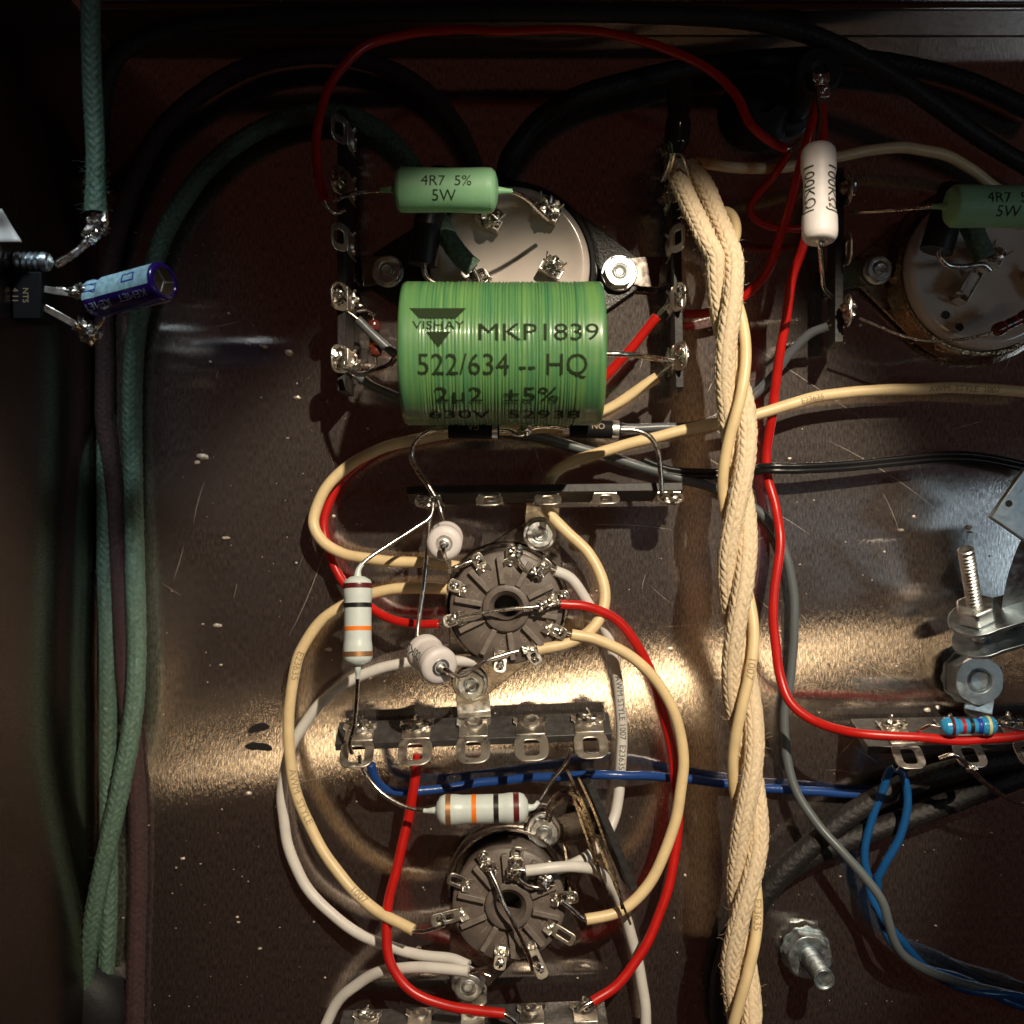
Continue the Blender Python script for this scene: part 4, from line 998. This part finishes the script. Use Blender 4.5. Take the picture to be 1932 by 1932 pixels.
# ---------------------------------------------------------------- big green film capacitor
HC = 285.0; sC = S(HC); RC = 134 * sC; xL, xR, yC = 762, 1135, 668
a, b = P(xL, yC, HC), P(xR, yC, HC); L = (b - a).length; mid = (a + b) / 2
t = thing('film_capacitor', 'big green ribbed capacitor printed MKP1839 above the middle', 'capacitor', Vector((mid.x, mid.y, 0)))
rr = random.Random(11); prof = [(0, RC * .5), (.6, RC * .93), (2.0, RC * .975), (6, RC * .995)]
u = 8.0
while u < L - 9:
    e_ = min(u, L - u); amp = 0.0 if e_ < 32 else min(1, (e_ - 32) / 12) * 2.5
    wd = rr.uniform(3.4, 7.8); j = rr.uniform(-.4, .4) * amp * .5
    prof += [(u, RC - amp * rr.uniform(.5, 1)), (u + wd * .22, RC + j), (u + wd * .6, RC + j - .15 * amp)]; u += wd
prof += [(L - 6, RC * .995), (L - 2, RC * .975), (L - .6, RC * .93), (L, RC * .5)]
body = MB().lathe(a, EX, prof, 96).build('body', 'film', t, sharp=80)
for e, dr, ld in ((a, -EX, [(735, 688, 280), (705, 700, 255), (680, 706, 215), (652, 694, 165)]), (b, EX, [(1165, 668, 285), (1200, 670, 270), (1235, 676, 235), (1268, 680, 175)])):
    MB().tube(spline([e - dr * 5, e + dr * 8] + [P(*q) for q in ld], 3), 5.6 * sC, 14).build('lead', 'tin', t)
def onC(x, y): 
    tt = (x - xL) * sC; an = math.asin(max(-.99, min(.99, (yC - y) / 134.0))); return tt, an
Nc = (CAM - mid); Nc = (Nc - EX * Nc.x).normalized(); Bc = Nc.cross(EX)
def patch(q, m='ink_olive', lift=.9, n=6):
    """quad (tl, tr, br, bl) in picture coordinates printed on the curved body"""
    vs = []; fs = []
    for i in range(n + 1):
        f = i / n
        for k in range(n + 1):
            g = k / n
            x = (q[0][0] * (1 - g) + q[1][0] * g) * (1 - f) + (q[3][0] * (1 - g) + q[2][0] * g) * f
            y = (q[0][1] * (1 - g) + q[1][1] * g) * (1 - f) + (q[3][1] * (1 - g) + q[2][1] * g) * f
            tt, an = onC(x, y); vs.append(a + EX * tt + (Nc * math.cos(an) + Bc * math.sin(an)) * (RC + lift))
    for i in range(n):
        for k in range(n): fs.append((i * (n + 1) + k, (i + 1) * (n + 1) + k, (i + 1) * (n + 1) + k + 1, i * (n + 1) + k + 1))
    return vs, fs
mb = MB(); mb.add(*patch([(784, 588), (885, 588), (867, 606), (802, 606)])); mb.add(*patch([(815, 629), (858, 629), (838, 655), (835, 655)])); mb.build('logo', 'ink_olive', t, flat=True)
def capline(s, x, y, size, w_px, m='ink_olive'):
    tt, an = onC(x, y); vs, _ = text2d(s); wd = max(v[0] for v in vs) - min(v[0] for v in vs)
    text_cyl(s, a, EX, RC, size * sC, tt, an, m, t, up=Nc, lift=.8, xs=w_px / (wd * size))
capline('VISHAY', 836, 617.5, 15, 92, 'ink_film2'if False else 'ink_olive')
capline('MKP1839', 1012, 629, 30, 212)
capline('522/634 -- HQ', 949, 689, 37, 300)
capline('2µ2  ±5%', 938, 742, 30, 222)
capline('630V  52938', 952, 777, 26, 276)

# ---------------------------------------------------------------- electrolytic capacitor at the left
a, b = P(178, 566, 300), P(311, 531, 362); ax = b - a; L = ax.length; ax.normalize(); r = 37 * S(330); mid = (a + b) / 2
t = thing('electrolytic_capacitor', 'small purple capacitor with a pale blue stripe at the left wall', 'capacitor', Vector((mid.x, mid.y, 0)))
pE = [(0, r * .80), (2, r * .95), (6, r), (L * .13, r), (L * .19, r * .90), (L * .25, r), (L - 5, r), (L - 1.5, r * .95), (L, r * .87), (L + .3, r * .74), (L - 2, r * .72)]
MB().lathe(a, ax, pE, 48).build('sleeve', 'purple', t, sharp=50)
end = MB().lathe(a + ax * (L - 2.4), ax, [(0, r * .725), (.9, r * .72), (1.2, r * .6), (1.2, .5)], 40).build('can_end', 'can_end', t)
up = CAM - mid; N0 = (up - ax * up.dot(ax)).normalized(); B0 = N0.cross(ax)
for k in range(3):
    d = N0 * math.cos(R(75 + 120 * k)) + B0 * math.sin(R(75 + 120 * k))
    MB().box(a + ax * (L - .9) + d * (r * .34), d, ax, d.cross(ax), r * .6, 1.5, 2.6).build('vent_groove', 'steel', end)
def rE(u):
    for (p, q), (p2, q2) in zip(pE[:8], pE[1:9]):
        if p <= u <= p2: return q + (q2 - q) * (u - p) / (p2 - p)
    return r
def esurf(u, an, lift=.6): return a + ax * u + (N0 * math.cos(an) + B0 * math.sin(an)) * (rE(u) + lift)
n1, n2 = 40, 12; vs = []; fs = []
for i in range(n1 + 1):
    for k in range(n2 + 1): vs.append(esurf(3 + (L - 9) * i / n1, R(8 + 68 * k / n2)))
for i in range(n1):
    for k in range(n2): fs.append((i * (n2 + 1) + k, (i + 1) * (n2 + 1) + k, (i + 1) * (n2 + 1) + k + 1, i * (n2 + 1) + k + 1))
st = MB().add(vs, fs).build('stripe', 'stripe', t)
for u0 in (.06, .60):
    for (ua, ub, aa, ab) in ((u0, u0 + .17, 50, 54), (u0, u0 + .17, 28, 32), (u0, u0 + .018, 28, 54), (u0 + .152, u0 + .17, 28, 54)):
        vs = [esurf(q * L, R(w_), 1.1) for q in (ua, (ua + ub) / 2, ub) for w_ in (aa, (aa + ab) / 2, ab)]
        MB().add(vs, [(3 * i + k, 3 * i + 3 + k, 3 * i + 4 + k, 3 * i + 1 + k) for i in range(2) for k in range(2)]).build('printed_box', 'band_blue', st, flat=True)
text_cyl('KEMET', b, -ax, lambda q: rE(L - q), 11.5, L * .30, R(14), 'ink_pale', t, up=N0, xs=1.15)
text_cyl('KEMET', b, -ax, lambda q: rE(L - q), 11.5, L * .79, R(16), 'ink_pale', t, up=N0, xs=1.1)
MB().tube(ipath([(192, 580, 300), (196, 596, 300), (188, 612, 300), (178, 622, 300)], 3), 3.6, 10).build('lead', 'tin', t)
MB().tube(ipath([(180, 566, 300), (160, 560, 300), (125, 548, 302), (84, 545, 305)], 3), lambda u: 5 + 1.2 * noise.noise(Vector((u * 7, 1, 2))), 10).build('lead', 'solder', t)
mb = MB(); mb.blob(P(168, 628, 300), 19, 21, (1.1, .9, .8), .8); mb.blob(P(152, 612, 300), 9, 22, (.7, 1.6, .8), .5); mb.build('solder_joint', 'solder', t)

# switch body and bolt on the left wall
def wallbox(): pass
c = P(25, 560, 380); t = thing('jack_socket', 'black plastic jack body on the left wall beside the purple capacitor', 'jack', Vector((WX + 40, c.y, 0)))
e = P(84, 560, 330)
mb = MB(); mb.box(V((WX + e.x) / 2, e.y, 312), EX, EY, EZ, e.x - WX, 74, 60); jb = mb.build('body', 'epoxy', t, bevel=2)
for (tx, dx, dy) in (('NTS', -38, 0), ('4 11', -54, 0)):
    vs, fs = text2d(tx); q = V(e.x + dx + 14, e.y + dy, 342.6)
    MB().add([q + EY * (-vx * 9) + EX * (vy * 9) for vx, vy in vs], fs).build('lettering', 'ink_grey', jb, flat=True)
for (p, q) in (((84, 546, 330), (176, 560, 322)), ((84, 580, 330), (142, 612, 316))):
    A, B_2 = P(*p), P(*q); dd = (B_2 - A).normalized(); MB().box((A + B_2) / 2, dd, EZ.cross(dd), EZ, (B_2 - A).length, 11, 3.4).build('terminal', 'lug', t, bevel=.8)
mb = MB(); mb.blob(P(150, 550, 322), 15, 33, (1.2, .8, .7), .6); mb.build('solder_joint', 'solder', t)
c = P(-14, 496, 345); t = thing('bolt', 'zinc bolt sticking out of the left wall beside the frayed cable', 'bolt', Vector((WX + 20, c.y, 0)))
e = P(94, 494, 330); prof = [(0, 15)]; z = 0
Lb = e.x - WX
while z < Lb - 8: prof += [(z + .5, 12.5), (z + 4.4, 15.8), (z + 5.2, 15.8)]; z += 9.2
prof += [(Lb - 3, 14), (Lb, 11), (Lb, .5)]
MB().lathe(V(WX + 1, e.y, 330), EX, prof, 28).build('thread', 'zinc', t, sharp=20)
c = P(6, 425, 380)
t = thing('paper_scrap', 'pale crumpled scrap at the left edge above the bolt', 'scrap', Vector((c.x, c.y, 0)))
vs = []; n = 8
for i in range(n + 1):
    for k in range(n + 1):
        f, g = i / n, k / n; vs.append(P(-20 + 62 * f * (.35 + .65 * g), 395 + 62 * g, 385 + 10 * math.sin(f * 4 + g) + 6 * math.cos(g * 5)))
fs = [(i * (n + 1) + k, (i + 1) * (n + 1) + k, (i + 1) * (n + 1) + k + 1, i * (n + 1) + k + 1) for i in range(n) for k in range(n)]
o = MB().add(vs, fs).build('sheet', 'pvc_white', t); sm_ = o.modifiers.new('s', 'SOLIDIFY'); sm_.thickness = 2 * K

# ---------------------------------------------------------------- sleeves and dark parts round the ceramic sockets
t = thing('sleeved_lead', 'black sleeved lead under the mint resistor, going to the big ceramic socket', 'wire', P(800, 450))
MB().tube(ipath([(835, 330, 95), (818, 380, 120), (806, 430, 130), (797, 500, 128)], 4), 27 * S(120), 24).build('sleeve', 'sleeve', t)
MB().tube(ipath([(803, 480, 132), (800, 508, 130), (806, 524, 126), (825, 536, 120), (860, 535, 112)], 3), 5, 12).build('conductor', 'tin', t)
t = thing('sleeved_lead', 'black sleeved lead on the second ceramic socket at the right edge', 'wire', P(1775, 440))
MB().tube(ipath([(1800, 360, 120), (1788, 400, 130), (1776, 440, 138), (1766, 474, 138)], 4), 30 * S(130), 24).build('sleeve', 'sleeve', t)
text_cyl('O', P(1800, 360, 120), P(1766, 474, 138) - P(1800, 360, 120), 30.5 * S(130), 14, 86, .25, 'ink_pale', t)
MB().tube(ipath([(1772, 462, 142), (1772, 482, 142), (1788, 500, 138), (1820, 503, 130), (1856, 500, 122), (1868, 510, 118)], 3), 5, 12).build('conductor', 'tin', t)
t = thing('cotton_cable', 'short green cotton cable end on the second ceramic socket', 'cable', P(1830, 450), 'green cotton cables')
pf = ipath([(1822, 380, 110), (1830, 420, 120), (1846, 460, 124), (1858, 486, 122)], 2.2)
braid(pf, 19, 13, 8, 'cloth_green', t, seed=41, n=40, depth=.14)
# glossy black insulated bead
t = thing('insulated_splice', 'glossy black tubing pinched round a splice at the upper right lug', 'splice', P(1278, 220))
pth = spline([P(1282, 152, 230), P(1281, 190, 240), P(1279, 240, 245), P(1275, 292, 240)], 3)
def rb_(u):
    return 24 * S(240) * (1 - .0 * u) * (math.sin(PI * min(1, u / .10) / 2) ** .6 if u < .10 else 1) * (1 - .20 * math.exp(-((u - .50) / .07) ** 2)) * (1 if u < .86 else 1 - .45 * (u - .86) / .14)
MB().tube(pth, lambda u: max(2, rb_(u)), 28).build('tubing', 'gloss_black', t)
MB().tube(ipath([(1272, 280, 240), (1266, 305, 220), (1258, 325, 190), (1250, 338, 165)], 3), 5.5, 12).build('conductor', 'tin', t)
MB().tube(ipath([(1278, 285, 238), (1290, 300, 200), (1300, 345, 170), (1275, 352, 160)], 3), 3.4, 10).build('conductor', 'tin', t)
# standoff with a soldered tag at the top right
c = P(1546, 132, 190); t = thing('standoff', 'dark standoff pillar with a soldered tag at top right', 'standoff', Vector((c.x, c.y, 0)))
MB().lathe(V(c.x, c.y, 0), EZ, [(0, 46), (20, 44), (24, 30), (150, 30), (156, 42), (184, 42), (190, 38), (190, 14), (186, 12), (186, .5)], 36).build('pillar', 'rubber', t, bevel=2)
lug(t, V(c.x, c.y - 8, 192), EX, V(0, -.9, .3), 16, V(0, -.85, .5), 'lug', 24, 44, 1, 5)
c = P(1440, 190, 70); t = thing('rubber_grommet', 'black rubber grommet in shadow under the red arch at upper right', 'grommet', Vector((c.x, c.y, 0)))
MB().lathe(V(c.x, c.y, 0), EZ, [(0, 70), (12, 68), (30, 56), (70, 50), (78, 44), (78, 24), (60, 20), (60, .5)], 36).build('rubber', 'rubber', t)
c = P(130, 1915, 40); t = thing('rubber_bung', 'big black rubber bung in the dark lower left corner', 'bung', Vector((c.x + 20, c.y, 0)))
MB().lathe(V(c.x + 5, c.y, 0), EZ, [(0, 96), (30, 95), (52, 86), (66, 66), (72, 36), (72, .5)], 40).build('rubber', 'rubber', t)

# ---------------------------------------------------------------- bolt, tags and bracket at the right edge
t = thing('bracket_bolt', 'threaded bolt with hex nut and two bent tags at the right edge', 'bolt', P(1845, 1160))
ax = (P(1822, 1036, 210) - P(1849, 1205, 120)); Lt = ax.length; ax.normalize(); o0 = P(1849, 1205, 120)
prof = [(0, 13)]; z = 0.0
while z < Lt - 8: prof += [(z + .4, 10), (z + 3.2, 13.6), (z + 4, 13.6)]; z += 7.2
prof += [(Lt - 2, 13.5), (Lt, 11), (Lt - .5, .5)]
MB().lathe(o0, ax, prof, 28).build('thread', 'steel', t, sharp=20)
q = o0 + ax * 62
ref = EX; Nn = (ref - ax * ref.dot(ax)).normalized(); Bn = ax.cross(Nn)
hx = [(34 * math.cos(PI / 3 * k + .25), 34 * math.sin(PI / 3 * k + .25)) for k in range(6)]
MB().prism(q, Nn, Bn, hx, ax, -14, 16).build('hex_nut', 'steel', t, bevel=3.5)
for off, ln in ((44, 92), (-4, 120)):
    out = circ(48, 24, 0, 0); pts = [p_ for p_ in out if p_[0] < 20] ; pts = sorted(pts, key=lambda p_: math.atan2(p_[1], p_[0]) % (2 * PI))
    pts = [(20, 44)] + [p_ for p_ in pts if p_[0] < 18] + [(20, -44), (ln, -40), (ln, 40)]
    MB().prism(o0 + ax * off, Nn, Bn, pts, ax, -3.5, 3.5).build('tag', 'zinc', t, bevel=1)
# bracket: cranked zinc plate with curved edge
t = thing('mounting_bracket', 'galvanised bracket with curved edge leaving the frame at right', 'bracket', P(1925, 1080))
c = P(1932, 962, 200)
MB().prism(V(c.x, c.y, 200), V(.82, -.57, 0), V(.57, .82, 0), [(-42, -44), (60, -44), (60, 60), (-42, 60)], EZ, -7, 7).build('plate', 'zinc', t, bevel=2)
q = P(1906, 950, 212); MB().lathe(V(q.x, q.y, 207.2), EZ, [(0, 6), (.6, 6), (.6, .5)], 14).build('drilled_hole', 'hole', t)
vs = []; n = 14
for i in range(n + 1):
    f = i / n; yy = 1010 + 175 * f; xx = 1932 - 44 * math.sin(f * PI * .5) ** .8 + (0 if f < 1 else 0)
    vs += [P(xx, yy, 190 - 60 * f), P(xx + 120, yy - 10, 190 - 60 * f), P(xx + 120, yy - 10, 183 - 60 * f), P(xx + 2, yy, 183 - 60 * f)]
fs = [(0, 1, 2, 3), tuple(4 * n + k for k in (3, 2, 1, 0))]
for i in range(n):
    for k in range(4): fs.append((4 * i + k, 4 * i + 4 + k, 4 * i + 4 + (k + 1) % 4, 4 * i + (k + 1) % 4))
MB().add(vs, fs).build('curved_arm', 'zinc', t)

# ---------------------------------------------------------------- loose jumpers on the sockets
def jumper(label, pts, r=3.6, name='jumper_wire', blobs=()):
    path = ipath(pts, 3); t = thing(name, label, 'wire', Vector((path[len(path) // 2].x, path[len(path) // 2].y, 0)), 'bare jumper wires')
    MB().tube(path, r, 10).build('conductor', 'tin', t)
    for i, (x, y, h, rr_) in enumerate(blobs): MB().blob(P(x, y, h), rr_, i + len(label), (1, 1, .8), .6).build('solder_joint', 'solder', t)
jumper('straight bare jumper across the centre of the upper socket', [(868, 1165, 140), (900, 1158, 142), (960, 1149, 144), (1010, 1145, 142), (1040, 1142, 136)], 3.4, blobs=[(862, 1168, 132, 11), (1022, 1143, 138, 10)])
jumper('bent bare jumper across the centre of the lower socket', [(925, 1645, 150), (938, 1672, 158), (950, 1705, 164), (968, 1740, 164), (985, 1775, 158), (1000, 1810, 150), (1006, 1834, 140)], 4.2, blobs=[(927, 1641, 146, 10)])
jumper('bare link between two upper right pins of the lower socket', [(975, 1655, 152), (995, 1670, 150), (1020, 1674, 148), (1040, 1662, 148)], 3.4, blobs=[(970, 1646, 152, 13), (1028, 1662, 150, 13)])
jumper('curved bare jumper between the upper right pins of the upper socket', [(975, 1048, 128), (985, 1068, 126), (1005, 1082, 122), (1025, 1072, 118)], 3.4, blobs=[(972, 1042, 126, 12), (1012, 1080, 122, 11)])
jumper('bare lead trailing off the right tag strip to the right edge', [(1772, 1432, 190), (1800, 1424, 195), (1822, 1440, 190), (1845, 1465, 175), (1890, 1500, 150), (1960, 1530, 120)], 4.4, blobs=[(1832, 1450, 186, 8)])

# ---------------------------------------------------------------- tidy helper properties
for o in bpy.data.objects:
    if '_o' in o: del o['_o']
